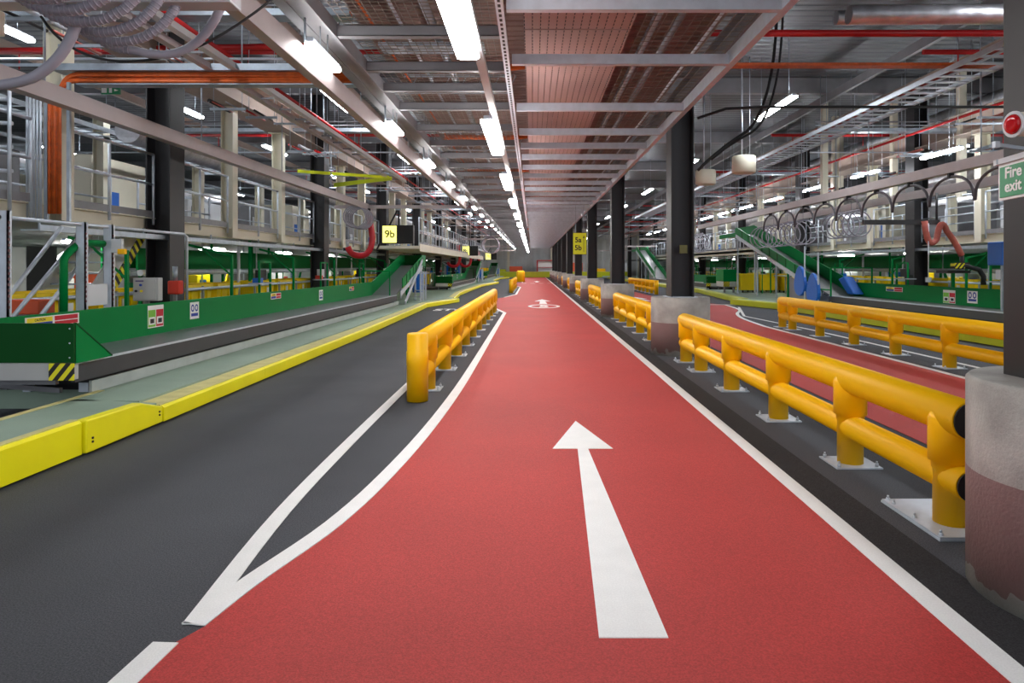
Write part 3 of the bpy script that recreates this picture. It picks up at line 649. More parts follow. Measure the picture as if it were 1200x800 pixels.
def conveyor(side, dy, label, full=True):
    def X(x): return M(side, x)
    steep = side == RIGHT
    ya, yb = 7.05+dy, 22.6+dy; yc = (27.6 if not steep else 32.2)+dy; zc = 1.55 if not steep else 3.0
    if steep: yb = 22.2+dy
    t = thing('belt_conveyor', label, 'conveyor', (X(-4.9), ya, .2))
    MB().box(X(-4.52),X(-5.3),ya-.4,yb,.53,.55).build('belt', BELT, t)
    MB().box(X(-4.49),X(-4.53),ya-.35,yb,.36,.555).build('side_frame', BELTD, t); MB().box(X(-4.485),X(-4.50),ya-.35,yb,.535,.56).build('edge_strip', GALVL, t)
    MB().box(X(-4.58),X(-5.25),ya,yb,.3,.53).build('underframe', BLACK, t)
    MB().box(X(-4.55),X(-4.58),ya,yb+.6,.2,.32).build('skirt_plate', mat('skirt_grey',(168,176,172),.6,0,.15,3), t)
    MB().box(X(-4.75),X(-6.6),ya+.15,ya+.9,.201,.36).build('drive_unit', BLACK, t)
    MB().bar((X(-4.8),ya-.1,.24),(X(-6.2),ya+.1,.3),.04,.05).bar((X(-4.7),ya-.3,.36),(X(-6.2),ya-.3,.36),.05,.05).build('under_brace', GREY, t)
    MB().bar((X(-4.43),ya-.44,.95),(X(-4.43),ya+.13,.565),.03,.012).build('gusset_flange', GREEND, t)
    MB().box(X(-5.3),X(-5.33),ya-.4,yb+.1,.50,.985).build('backboard', GREEN, t, .004)
    sx = X(-5.3) + (.001 if side == LEFT else -.001)
    if side == LEFT:
        sticker(t, side, sx, 7.55+dy, .90, .85, .12, 'warning'); sticker(t, side, sx, 9.6+dy, .80, .4, .31, 'poster')
        sticker(t, side, sx, 10.7+dy, .81, .28, .26, 'plate'); sticker(t, side, sx, 14.1+dy,.89,.55,.12,'warning'); sticker(t,side,sx,17.1+dy,.78,.3,.26,'plate'); sticker(t,side,sx,20+dy,.85,.5,.12,'warning')
    else:
        sticker(t, side, sx, 19.7+dy, .84, .9, .13, 'warning'); sticker(t, side, sx, 17.1+dy, .74, .5, .33, 'poster'); sticker(t, side, sx, 16.2+dy, .77, .38, .29, 'plate')
    # near end hopper
    MB().box(X(-4.42),X(-5.33),ya-.47,ya-.44,.57,.95).build('end_panel', GREEND, t)
    MB().prism([(ya-.45,.56),(ya+.12,.56),(ya-.42,.945),(ya-.45,.945)], X(-4.42), X(-4.445), 'x').build('gusset_panel', GREEN, t)
    MB().box(X(-4.45),X(-5.33),ya-.46,ya-.36,.40,.565).build('drive_cover', WBOX, t)
    MB().box(X(-4.42),X(-4.66),ya-.475,ya-.46,.40,.565).build('hazard_plate', HAZ, t)
    bo = MB()
    for z in (.62,.76,.9): bo.tube([(X(-4.46),ya-.475,z),(X(-4.46),ya-.468,z)], .008, 8)
    bo.build('rivets', GALVL, t)
    for y in (ya+.02, ya+5, ya+10): 
        MB().box(X(-4.60),X(-4.70),y,y+.06,.2,.40).build('leg', GALVL, t); MB().box(X(-5.2),X(-5.28),y,y+.06,.2,.4).build('leg', GALVL, t)
    # incline
    xa, xb = (-4.52,-5.3)
    def side_panel(x, z_lo, z_hi, nm, m, y_from, zf, th=.03):
        mb = MB(); mb.prism([(y_from, zf+z_lo),(yc, zc+z_lo),(yc, zc+z_hi),(y_from, zf+z_hi)], X(x), X(x)+(th if side==LEFT else -th), 'x'); return mb.build(nm, m, t)
    MB().prism([(yb-.05,.50),(yc,zc-.04),(yc,zc),(yb-.05,.55)], X(xa-.02), X(xb), 'x').build('incline_belt', BELT, t)
    side_panel(xb-.03, -.05, .44, 'incline_side_panel', GREEN, yb, .55)
    side_panel(xa+.01, .0, .34, 'incline_side_panel', GREEN, yb+1.0, .55+(zc-.55)/(yc-yb))
    side_panel(xa+.05, -.16, .0, 'stringer', GALVL, yb+.5, .55+.5*(zc-.55)/(yc-yb))
    side_panel(xb-.08, -.16, -.05, 'stringer', GALVL, yb, .55)
    rb2 = MB(); nrib = 9 if steep else 5
    for q in range(nrib):
        u = (q+1)/(nrib+1); y = yb+1+(yc-yb-1)*u; z = .55+(zc-.55)*(y-yb)/(yc-yb); rb2.box(X(xa+.04),X(xa+.055),y,y+.05,z,z+.34)
    rb2.build('ribs', GREEND, t)
    for q, u in enumerate((.35,.7,.98)):
        y = yb+(yc-yb)*u; z = .55+(zc-.55)*u-.15
        for x in (xa+.03, xb): MB().box(X(x)-.03,X(x)+.03,y,y+.06,.2,z).build('leg', GALVL if q else GREEN, t)
        MB().bar((X(xa+.03),y+.03,z-.1),(X(xb),y+.03,z-.1),.04,.04).build('cross_brace', GALVL, t)
    # top landing
    if not steep:
        MB().box(X(xb-.05),X(xa+.05),yc+.9,yc+.94,zc-.05,zc+.42).build('hood_back', GREEND, t)
        MB().box(X(xb-.03),X(xb-.06),yc,yc+.9,zc-.05,zc+.42).build('hood_side', GREEN, t); MB().box(X(xa+.02),X(xa+.05),yc,yc+.9,zc-.05,zc+.4).build('hood_side', GREEN, t)
        MB().box(X(xb),X(xa),yc,yc+.9,zc-.02,zc).build('landing_belt', BELT, t)
        # guard frame in front of the slope
        mb = MB()
        for a,b in (((-5.5,22.0,.98),(-5.5,22,1.35)),((-5.5,22,1.35),(-4.6,22,1.35)),((-4.6,22,1.35),(-4.6,22,.56))): mb.bar((X(a[0]),a[1]+dy,a[2]),(X(b[0]),b[1]+dy,b[2]),.035,.035)
        mb.build('guard_frame', GREEN, t)
        # white ladder down the side
        MB().bar((X(-4.36),23.4+dy,.25),(X(-4.42),27.4+dy,1.75),.04,.12).build('ladder_stringer', GALVL, t)
        for q in range(5): MB().box(X(-4.2),X(-4.45),25.4+dy+q*.45,25.6+dy+q*.45,.35+q*.22,.38+q*.22).build('step', GALV, t)
        for q in range(3): MB().box(X(-4.2)-.03,X(-4.2)+.03,25.6+dy+q*.6,25.65+dy+q*.6,.2,1.3).build('ladder_post', GALVL, t)
        MB().box(X(-4.3),X(-4.6),26.2+dy,27+dy,.5,1.2).build('blue_motor_cover', BLUE, t)
    else:
        MB().box(X(xb),X(xa),yc,yc+3,zc-.04,zc).build('landing_belt', BELT, t)
        MB().box(X(xb),X(xb-.03),yc,yc+3,zc-.1,zc+.44).build('hood_side', GREEN, t); MB().box(X(xa+.02),X(xa),yc,yc+3,zc-.1,zc+.1).build('hood_side', GREEN, t)
        # green guard frame and grey infill under the lower end
        MB().prism([(yb,.3),(yb+3.6,.3),(yb+3.6,1.15),(yb,.5)], X(xa), X(xa-.03), 'x').build('infill_panel', GREY, t)
        mb = MB()
        for a,b in (((-4.3,yb-.6,.55),(-4.3,yb-.6,1.45)),((-4.3,yb-.6,1.45),(-5.6,yb-.6,1.45)),((-5.6,yb-.6,1.45),(-5.6,yb-.6,.9)),((-4.3,yb-.6,.75),(-4.3,yb+1.6,.75))): mb.bar((X(a[0]),a[1],a[2]),(X(b[0]),b[1],b[2]),.04,.04)
        mb.build('guard_frame', GREEN, t)
    return t
conveyor(LEFT, 0, 'nearest green and grey belt conveyor on the left, ending in an incline')
conveyor(LEFT, 31, 'second green belt conveyor down the left side, with its own incline')
conveyor(LEFT, 60, 'furthest green belt conveyor on the left side')
conveyor(RIGHT, 0, 'long green belt conveyor on the right with a steep incline')
conveyor(RIGHT, 31, 'second green belt conveyor on the right, seen between dark columns')
# blue guards with grey posts on the right incline
for i, (y, z) in enumerate(((22.75,.26),(23.85,.49))):
    t = thing('blue_chute_guard', f'tall blue rounded guard beside the right incline, {"right" if i==0 else "left"} one of the pair', 'guard', (9.35,y,.2))
    pts = []
    for q in range(24):
        a = 2*PI*q/24; pts.append((y+.45*math.cos(a)*(1-.3*math.sin(a)), z+.5+.52*math.sin(a)))
    MB().prism(pts, 9.3, 9.42, 'x').build('guard_shell', BLUE, t, .03); MB().box(9.34,9.38,y-.4,y-.36,.21,z+1.7).build('guard_post', GALVL, t)
t = thing('blue_chute_guard', 'blue pointed cover leaning on the top of the right green backboard', 'guard', (10.2,21.3,.9))
MB().prism([(21.4,.62),(21.9,.6),(22.6,1.08),(22.2,1.18)], 10.1, 10.42, 'x').build('guard_shell', BLUE, t, .04)
# second near hopper on right (green box with hazard plate) and yellow bins beyond the plinth
t = thing('transfer_hopper', 'green hopper with hazard stripe beside the yellow tubs, right of the concrete plinth', 'hopper', (9.9,33.8,.2))
box('hopper_body', GREEN, t, 9.4,10.05,33.6,35,.75,1.35, bevel=.02); box('drive_cover', WBOX, t, 9.4,10.05,33.62,34.9,.5,.75); box('hazard_plate', HAZ, t, 9.4,9.7,33.58,33.6,.5,.75)
for sx_ in (9.45,9.9): box('leg', GREY, t, sx_,sx_+.08,33.7,33.8,.21,.5)

# ================================================================== CRANE RAILS, HOSES
def helix(cx, cy0, cy1, cz, R, turns, r, n=18, ph=PI/2):
    pts = []
    for i in range(int(turns*n)+1):
        a = ph + 2*PI*i/n; u = i/(turns*n); pts.append((cx+R*math.cos(a), cy0+(cy1-cy0)*u, cz+R*math.sin(a)))
    return pts
def rail_profile(mb, x, y0, y1, z, w_=.11, h_=.15):
    mb.box(x-w_/2,x+w_/2,y0,y1,z,z+h_); mb.box(x-w_/2-.012,x+w_/2+.012,y0,y1,z-.012,z); mb.box(x-.02,x+.02,y0,y1,z+h_,z+h_+.02); return mb
t = thing('crane_rail', 'long pale crane rail descending from the top left, the lane-side one', 'rail', (-2.2,3,3.42))
rail_profile(MB(), -2.22, .5, 22.4, 3.40, .08, .2).build('rail', TAUPE, t)
for k in range(6): MB().tube([(-2.2,3+3.6*k,3.56),(-2.2,3+3.6*k,3.9)], .012, 8).build('hanger', GALV, t)
t = thing('crane_rail', 'long pale crane rail crossing in front of the left mezzanine', 'rail', (-5.43,3,3.42))
rail_profile(MB(), -5.43, 1.5, 22.4, 3.36, .12, .18).build('rail', TAUPE, t)
for k in range(6): MB().tube([(-5.43,4+3.6*k,3.56),(-5.43,4+3.6*k,5.0)], .012, 8).build('hanger', GALV, t)

tag(MB().box(-6.5,-2.2,22.35,22.5,3.40,3.5).build('crane_bridge', TAUPE), 'pale cross bar joining the ends of the left crane rails', 'rail')
t = thing('crane_bridge', 'pale cross bar at the top left corner carrying the coiled hose', 'rail', (-4,4.85,3.3))
MB().box(-5.6,-2.1,4.75,4.93,3.34,3.52).build('bridge_bar', PANEL, t, .01); MB().box(-3.95,-3.82,4.73,4.95,3.16,3.34).build('trolley', CREAM, t, .01)
MB().tube([(-3.88,4.8,3.2),(-3.88,4.8,2.4)], .008, 6).tube([(-3.93,4.8,3.2),(-3.93,4.8,2.42)], .005, 6).build('pendant_cable', GALV, t)
t = thing('coiled_hose', 'big grey ribbed coiled hose hanging at the top left corner', 'hose', (-2.8,4,3.3))
hp = helix(-2.92, 3.55, 5.0, 3.5, .42, 7.5, .036, 28, PI*.5)
MB().tube(hp + smooth_arc(hp[-1], (-2.55,5.2,3.0), (-2.22,4.9,3.4), 8)[1:], .032, 10).build('hose', HOSE, t)
rg = MB()
for i in range(0, len(hp)-1):
    for s_ in (0,.33,.66):
        p = Vector(hp[i]).lerp(Vector(hp[i+1]), s_); d = (Vector(hp[i+1])-Vector(hp[i])).normalized()
        rg.tube([p-d*.005, p+d*.005], .0355, 10, True)
rg.build('hose_ribs', HOSE, t)
MB().tube(smooth_arc((-3.0,4.5,3.12),(-3.08,4.5,2.85),(-3.3,4.5,2.74),10)+smooth_arc((-3.3,4.5,2.74),(-3.6,4.5,2.62),(-4.3,4.5,2.8),8)[1:], .034, 12).build('hose_tail', HOSE, t)
tag(MB().tube(smooth_arc((-3.6,5.0,3.33),(-3.3,5.0,2.85),(-2.6,5.1,3.1),14)+smooth_arc((-2.6,5.1,3.1),(-2.3,5.1,3.2),(-1.9,5.2,3.6),8)[1:], .01, 8).build('thin_cable', BLACK), 'thin black cable looping below the coiled hose at top left', 'cable')
# twin track over the left lane
t = thing('conveyor_track', 'long narrow twin-edged metal track hung over the left lane', 'rail', (-4.1,6,4.12))
for x, m, z in ((-4.0,PANEL,4.14),(-4.34,TAUPE,4.14)): MB().box(x-.02,x+.02,1,21.5,z,z+.09).box(x-.05,x+.05,1,21.5,z-.008,z).build('track_edge', m, t)
for k in range(26): MB().box(-4.32,-4.02,1.5+.78*k,1.52+.78*k,4.16,4.19).build('cross_tie', GREY, t)
for k in range(6): MB().tube([(-4.17,3+3.4*k,4.2),(-4.17,3+3.4*k,6.4)], .01, 6).build('hanger', GALV, t)
tag(MB().bar((-6.15,21.2,4.02),(-4.2,20.3,4.12),.06,.12).bar((-6.3,18.3,4.05),(-4.2,20.3,4.14),.05,.08).build('jib_arm', mat('lime_paint',(205,220,30),.4)), 'lime yellow V-shaped jib arm above the left crane bridge', 'jib')
def drop_hose(x, y, z, m, label, r=.1, sc=1.0, dirx=-1):
    pts = [(x,y,z)] + [(x+.06*sc,y,z-.35*sc),(x+.12*sc,y,z-.8*sc)]
    pts += smooth_arc((x+.12*sc,y,z-.8*sc),(x+.1*sc,y,z-1.45*sc),(x+dirx*.35*sc,y,z-1.4*sc),10)[1:]
    pts += smooth_arc((x+dirx*.35*sc,y,z-1.4*sc),(x+dirx*.6*sc,y,z-1.38*sc),(x+dirx*.68*sc,y,z-1.12*sc),6)[1:]
    t = thing('vacuum_lifter', label, 'hose', (x,y,z))
    MB().tube(pts, r, 14).build('lifting_tube', m, t); MB().tube([(x,y,z),(x,y,z+.14)], r*.6, 12).build('swivel', BLACK, t)
    e = pts[-1]; MB().tube([e,(e[0]-.02,y,e[2]+.16)], .05, 10).build('grip_tube', GALVL, t); MB().box(e[0]-.14,e[0]+.06,y-.05,y+.05,e[2]-.12,e[2]-.02).build('grip_head', BLACK, t)
for i, y in enumerate((22.3, 45, 53, 61)):
    drop_hose(-5.35 if i == 0 else -4.9, y, 3.25 if i == 0 else 2.9, HOSER, 'nearest red lifting hose hanging in a J from the left crane bridge' if i == 0 else f'red lifting hose far down the left bay, {ORD[i]} from the camera')
def coil(cx, y0, y1, cz, R, n, r, m, label):
    mb = MB().tube(helix(cx,y0,y1,cz,R,n,r,20), r, 8)
    for q in range(4): mb.tube([(cx,y0+(y1-y0)*round(n*(q+.5)/4)/n,cz+R-.02),(cx,y0+(y1-y0)*round(n*(q+.5)/4)/n,4.76 if cx < -2 and cx > -3 else (3.37 if cx<0 else 6.9))], .006, 6)
    tag(mb.build('coiled_hose', m), label, 'hose')
coil(-5.5, 21.0, 22.2, 3.03, .33, 6, .022, HOSE, 'grey coiled hose beside the nearest red lifting hose')
coil(-2.55, 41, 43, 2.8, .5, 8, .03, HOSE, 'distant grey coiled hose near the lane edge on the left')
for k in range(3):
    y = 44+16*k
    tag(MB().box(-6.2,-1.8,y,y+.15,3.2,3.32).tube([(-3,y+.07,3.3),(-3,y+.07,6.9)],.015,6).build('crane_bridge', TAUPE), f'pale crane cross bar far down the left bay, {ORD[k]} beyond the nearest', 'rail')
    tag(MB().box(-5.0,-4.85,y-14,y+5,2.95,3.1).tube([(-4.9,y-6,3.1),(-4.9,y-6,6.9)],.015,6).build('crane_rail', TAUPE), f'pale crane rail far down the left bay, {ORD[k]} beyond the nearest', 'rail')
    tag(MB().box(6.9,11,y,y+.15,3.2,3.32).tube([(8.5,y+.07,3.3),(8.5,y+.07,6.9)],.015,6).build('crane_bridge', TAUPE), f'pale crane cross bar far down the right bay, {ORD[k]} from the camera', 'rail')
# bay number sign boxes
def sign_box(x, y, z, txt, label, sc=1.0):
    t = thing('bay_sign', label, 'sign', (x,y,z))
    MB().box(x,x+1.06*sc,y,y+.3,z,z+.62*sc).build('sign_case', INK, t, .01)
    MB().box(x+.03,x+.5*sc,y-.012,y,z+.03,z+.59*sc).build('lit_face', LITSIGN, t)
    text('lettering', txt, .34*sc, (x+.27*sc,y-.016,z+.31*sc), (PI/2,0,0), mat('sign_ink',(90,90,30),.6), t)
    MB().bar((x+.55,y+.15,z+.6*sc),(x+.55,y+.15,3.4 if y < 30 else 6.9),.05,.05).bar((x-.2,y+.15,z-.2),(x+.5,y+.15,3.4),.05,.05).build('hanger_strut', BLACK, t)
sign_box(-5.08, 23.0, 2.27, '9b', 'lit yellow 9b sign on a black case above the left incline')
sign_box(-5.0, 48, 2.25, '8b', 'second lit yellow bay sign further down the left side', 1.1)
sign_box(-4.9, 71, 2.2, '7b', 'third and smallest lit bay sign down the left side', 1.1)
# 5a 5b sign on the column row
t = thing('bay_sign', 'yellow 5a 5b sign with an up arrow on the column row', 'sign', (2.2,29,2.0))
yS = 26.0; xs0 = 1.55
MB().box(xs0,xs0+.5,yS,yS+.05,1.96,2.77).build('sign_board', SIGNY, t); MB().box(xs0-.015,xs0+.515,yS+.01,yS+.04,1.945,2.785).build('sign_frame', INK, t)
text('lettering', '5a', .27, (xs0+.19,yS-.003,2.50), (PI/2,0,0), INK, t); text('lettering', '5b', .27, (xs0+.19,yS-.003,2.2), (PI/2,0,0), INK, t)
MB().box(xs0+.395,xs0+.41,yS-.004,yS,2.05,2.62).prism([(xs0+.37,2.58),(xs0+.435,2.58),(xs0+.4025,2.68)], yS-.004, yS, 'y').build('arrow', INK, t)
MB().bar((xs0+.1,yS+.03,2.78),(xs0+.1,yS+.03,4.76),.02,.02).bar((xs0+.4,yS+.03,2.78),(xs0+.4,yS+.03,4.76),.02,.02).build('sign_hanger', GALV, t)

# ---- right side rails, festoon hose, coils
t = thing('crane_rail', 'pale crane rail over the right conveyor carrying the looped hose', 'rail', (8.1,8,3.3))
rail_profile(MB(), 8.05, 6, 33, 3.30, .14, .18).build('rail', TAUPE, t)
for k in range(7): MB().tube([(8.05,8.15+4.1*k,3.45),(8.05,8.15+4.1*k,4.99)], .012, 8).build('hanger', GALV, t)
t = thing('crane_rail', 'pale crane rail behind the looped hose on the right', 'rail', (10.55,8,3.3))
rail_profile(MB(), 10.57, 10, 33, 3.36, .14, .2).build('rail', TAUPE, t)
for k in range(6): MB().tube([(10.57,11.6+4.06*k,3.5),(10.57,11.6+4.06*k,6.88)], .012, 8).build('hanger', GALV, t)
pts = []; y = 9.8
fp = []
for k in range(10):
    yc_ = 10.3+1.42*k; R_ = .71
    for q in range(13):
        a = PI - PI*q/12; fp.append((8.05, yc_+R_*.98*math.cos(a), 2.72+.5*math.sin(a)**.8 if 0<q<12 else 2.72))
t = thing('festoon_hose', 'dark hose hung in a row of arches under the right crane rail', 'hose', (8.05,10,3.2))
MB().tube(fp, .028, 10).build('hose', mat('dark_hose',(84,78,84),.45), t)
for k in range(10): MB().box(8.0,8.1,10.27+1.42*k,10.33+1.42*k,3.2,3.3).build('hose_carrier', BLACK, t)
coil(8.9, 18.4, 20.4, 2.68, .36, 6, .02, HOSE, 'grey coiled hose hanging right of the festoon arches, nearest coil')
coil(8.9, 22.0, 27.0, 2.62, .40, 11, .02, HOSE, 'long grey coiled hose above the right incline')
coil(9.0, 36, 41, 2.75, .5, 9, .025, HOSE, 'distant grey coiled hose right of the dark column')
tag(MB().box(8.55,10.5,17.6,17.7,2.58,2.70).tube([(10.45,17.65,2.7),(10.45,17.65,3.4)],.03,8).build('crane_bridge', mat('black_bar',(40,38,40),.5)), 'black horizontal jib bar in front of the right dark column', 'rail')
t = thing('vacuum_lifter', 'brown lifting hose sagging from the black jib bar on the right', 'hose', (10,17.5,2.6))
MB().tube(smooth_arc((10.05,17.5,2.66),(10.12,17.5,1.85),(10.36,17.5,2.2),10)+smooth_arc((10.36,17.5,2.2),(10.46,17.5,2.85),(10.62,17.5,2.4),8)[1:]+smooth_arc((10.62,17.5,2.4),(10.8,17.5,2.2),(11.0,17.5,1.78),8)[1:], .075, 12).build('lifting_tube', HOSEB, t)
MB().tube([(11.0,17.5,1.78),(11.03,17.5,1.45)], .05, 10).box(10.92,11.15,17.4,17.6,1.42,1.6).build('grip_head', BLACK, t); MB().tube([(10.12,17.45,2.6),(10.12,17.45,1.15)], .015, 8).box(10.07,10.17,17.4,17.5,1.1,1.22).build('pendant', GALVL, t)
# white drums, black cables
for i, (x, y, z) in enumerate(((5.45,17.6,3.9),(5.2,20.5,3.95))):
    t = thing('drum_fitting', f'pale round drum hanging over the second lane, {"larger nearer" if i==0 else "smaller further"} one', 'drum', (x,y,z))
    MB().lathe([(.27,z),(.3,z+.02),(.3,z+.42),(.27,z+.44)], x, y, 28).build('drum', CREAM, t); MB().tube([(x-.05,y,z+.44),(x-.05,y,6.9)], .02, 8).tube([(x+.15,y,z+.44),(x+.15,y,6.9)], .01, 6).build('drop_rod', GALVL, t)
tag(MB().tube(smooth_arc((4.6,12.8,6.9),(4.6,12.8,4.3),(3.9,12.8,3.95),12)+smooth_arc((3.9,12.8,3.95),(3.5,12.8,3.7),(3.1,12.8,3.3),8)[1:], .028, 8).build('hanging_cable', BLACK), 'black cable drooping from the roof right of the dark column', 'cable')
tag(MB().tube(smooth_arc((4.7,12.8,6.9),(4.72,12.8,4.4),(4.1,12.8,4.0),12)+smooth_arc((4.1,12.8,4.0),(3.7,12.8,3.8),(3.35,12.8,3.5),8)[1:], .022, 8).build('hanging_cable', BLACK), 'second, thinner black cable drooping beside the first', 'cable')
tag(MB().tube([(2.9,12.0,4.1),(3.4,12.0,4.27),(4,12,4.3),(10,12,4.3)], .025, 8).build('hanging_cable', BLACK), 'straight black cable strung across the right bay below the lamps', 'cable')
# ladder tray over the right bay
mb = MB(); z = 5.0
mb.box(7.48,7.5,5,50,z,z+.1).box(8.3,8.32,5,50,z,z+.1)
for q in range(110): mb.box(7.5,8.3,5+.4*q,5.1+.4*q,z+.01,z+.03)
t = thing('ladder_tray', 'wide ladder cable tray sloping across the view over the right bay', 'cable tray', (7.9,5,5)); mb.build('tray', GALVL, t)
MB().tube([(7.6,5,5.08),(7.6,50,5.08)], .03, 8).tube([(7.7,5,5.08),(7.7,50,5.08)], .03, 8).build('cables', HOSEB, t)
for k, (x, y) in enumerate(((11.75,18.7),(11.75,20.9),(11.75,22.2),(10.9,24.6),(9.4,22.0),(11.9,26.4))):
    tag(MB().box(x-.09,x+.09,y-.09,y+.09,3.4,6.9).build('drop_post', CREAM), f'slim cream drop post over the right conveyor, {ORD[k]} of six', 'post')
# foil ducts and red main top right / top left
for i, (x0, x1, y, z, r) in enumerate(((3.4,13,9.3,5.15,.3),(-13,-4.6,14.5,6.0,.35))):
    pass
tag(MB().tube([(4.4,9.5,5.0),(9,9.5,5.02),(14,9.5,5.0)], .13, 14).tube([(4.4,9.9,5.1),(9,9.9,5.12),(14,9.9,5.1)], .1, 14).build('foil_duct', FOIL), 'crinkled silver insulated duct crossing at the top right', 'duct')
tag(MB().tube([(3.0,11.9,5.56),(14,11.9,5.56)], .06, 12).build('sprinkler_main', REDP), 'thick red sprinkler main crossing at the top right', 'pipe')
tag(MB().box(3.0,14,12.3,12.5,5.12,5.17).build('cable_bundle', ORANGE), 'orange cable bundle crossing below the red main at the top right', 'cable')
tag(MB().tube([(-10,12,5.28),(-3.4,12,5.38)], .05, 12).build('sprinkler_main', REDP), 'red sprinkler main crossing behind the coiled hose, top left', 'pipe')
t = thing('cable_tray', 'orange cables on a tray crossing above the left black column', 'cable tray', (-5,9.2,4))
MB().box(-6.45,-2.1,9.15,9.4,4.13,4.18).box(-9,-2.1,9.15,9.16,4.18,4.22).build('tray', GALV, t)
for k, z in enumerate((4.0,4.04,4.08,4.11)): MB().tube(smooth_arc((-6.33-.04*(k%2),9.2,3.85),(-6.33,9.2,z),(-6.1,9.22+.04*(k%2),z),6)+[(-2.1,9.25,z)], .024, 8).build('cable', ORANGE, t)
MB().box(-6.1,-2.1,9.12,9.3,3.93,3.945).build('lower_tray', GALV, t)
t = thing('cable_riser', 'thick orange cables dropping down beside a galvanised riser at far left', 'cable', (-6.35,9.1,2.1))
for k in range(5): MB().tube([(-6.30-.035*k,9.1+.02*(k%2),2.2),(-6.30-.035*k,9.1+.02*(k%2),3.9)], .02, 8).build('cable', ORANGE, t)
for k in range(5): MB().tube([(-6.52-.045*k,9.05,2.1),(-6.52-.045*k,9.05,3.9)], .016, 8).build('conduit', GALVL, t)
MB().box(-6.2,-6.16,9.08,9.12,2.1,3.95).box(-6.5,-6.46,9.08,9.12,2.1,3.95).build('riser_channel', GALV, t)
t = thing('exit_sign', 'small green hanging exit sign with running figure at upper left', 'sign', (-8,12.9,4.6))
MB().box(-9.1,-8.7,14.4,14.43,5.13,5.29).build('sign_board', SIGNG, t); MB().box(-9.09,-8.98,14.395,14.4,5.16,5.26).box(-8.93,-8.87,14.395,14.4,5.16,5.26).prism([(-8.82,5.19),(-8.73,5.21),(-8.82,5.24)],14.395,14.4,'y').build('pictogram', SIGNW, t)
for x in (-9.0,-8.8): MB().tube([(x,14.42,5.29),(x,14.42,6.9)], .006, 6).build('chain', GALV, t)

# ================================================================== NEAR LEFT MACHINERY BEHIND THE BACKBOARD
def slotted_post(x, y, top, label, w_=.055):
    t = thing('slotted_upright', label, 'post', (x,y,.2))
    MB().box(x-w_,x+w_,y-.02,y+.02,.2,top).box(x-w_,x-w_+.005,y-.02,y+.05,.2,top).box(x+w_-.005,x+w_,y-.02,y+.05,.2,top).build('upright', GALVL, t)
    mb = MB()
    for q in range(int((top-1.1)/.06)): mb.box(x+w_,x+w_+.001,y-.005,y+.025,1.05+.06*q,1.08+.06*q)
    mb.build('slots', mat('slot_shadow',(120,84,88),.7), t); return t
slotted_post(-5.6, 7.22, 2.09, 'slotted galvanised upright at the left edge behind the green hopper')
slotted_post(-5.62, 8.5, 2.05, 'left slotted upright of the pair beside the green bent pipe')
slotted_post(-5.62, 9.05, 2.05, 'right slotted upright of the pair beside the green bent pipe')
tag(MB().box(-5.64,-5.6,8.56,9.0,1.0,1.27).build('access_panel', PANEL), 'small white panel fixed between the two slotted uprights', 'panel')
tag(MB().tube([(-5.62,7.2,2.02),(-5.62,11.0,2.02),(-5.62,11.1,1.98),(-5.62,11.1,.9)], .022, 10).build('pipe_frame', GALVL), 'grey pipe running level then turning down beside the red box', 'pipe')
t = thing('stop_switch_box', 'pale stop switch box with yellow cover on the right slotted upright', 'switch', (-5.5,9.1,1.7))
MB().box(-5.56,-5.42,9.0,9.06,1.68,1.86).build('switch_body', PANEL, t, .006); MB().box(-5.46,-5.36,8.97,9.03,1.66,1.73).build('yellow_cover', YEL, t, .01)
tag(MB().tube([(-5.7,8.3,.8)]+smooth_arc((-5.7,8.3,1.55),(-5.7,8.3,1.65),(-5.68,8.6,1.8),5)+[(-5.66,9.0,1.8)], .045, 12).build('green_bent_pipe', GREEN), 'green bent pipe guard rising behind the backboard at left', 'pipe')
tag(MB().tube([(-6.0,7.6,.95),(-6.0,8.7,2.0)], .025, 8).build('diagonal_brace', GALVL), 'leftmost diagonal tube brace under the left platform', 'brace')
tag(MB().tube([(-5.9,7.6,.8),(-5.9,9.0,1.98)], .025, 8).build('diagonal_brace', GALVL), 'middle diagonal tube brace under the left platform', 'brace')
tag(MB().tube([(-5.75,7.9,.85),(-5.75,8.9,1.72)], .025, 8).build('diagonal_brace', GALVL), 'right diagonal tube brace meeting the green bent pipe', 'brace')
t = thing('control_cabinet', 'grey control cabinet with switches beside a small red box', 'control box', (-5.75,10.5,.95))
MB().box(-6.0,-5.62,10.25,10.38,.98,1.33).build('cabinet_body', WBOX, t, .01); MB().box(-5.97,-5.65,10.235,10.25,1.0,1.31).build('cabinet_door', WBOX, t, .004)
MB().box(-5.95,-5.83,10.228,10.236,1.27,1.29).build('name_strip', mat('purple_print',(90,70,120),.5), t)
for x, z, m in ((-5.94,1.13,INK),(-5.87,1.22,BLUEI),(-5.86,1.13,YELI)): MB().tube([(x,10.215,z),(x,10.236,z)], .018, 12).build('switch', m, t)
MB().box(-5.85,-5.8,10.3,10.35,.2,.98).build('stand', GREY, t)
t = thing('call_point_box', 'small red box on a pipe beside the grey control cabinet', 'box', (-5.75,10.9,1.15))
MB().box(-5.86,-5.66,10.95,11.08,1.05,1.27).build('box_body', REDBOX, t, .02); MB().tube([(-5.76,11.0,1.27),(-5.76,11.0,1.5)], .04, 12).build('neck', GALV, t); MB().box(-5.79,-5.74,10.99,11.04,.2,1.05).build('stand', GREY, t)
tag(MB().box(-6.65,-6.1,8.45,8.85,.86,.9).box(-6.62,-6.58,8.47,8.51,.2,.86).box(-6.17,-6.13,8.47,8.51,.2,.86).box(-6.62,-6.58,8.79,8.83,.2,.86).box(-6.17,-6.13,8.79,8.83,.2,.86).build('side_table', GREY), 'low grey steel table under the orange crate at the left edge', 'table')
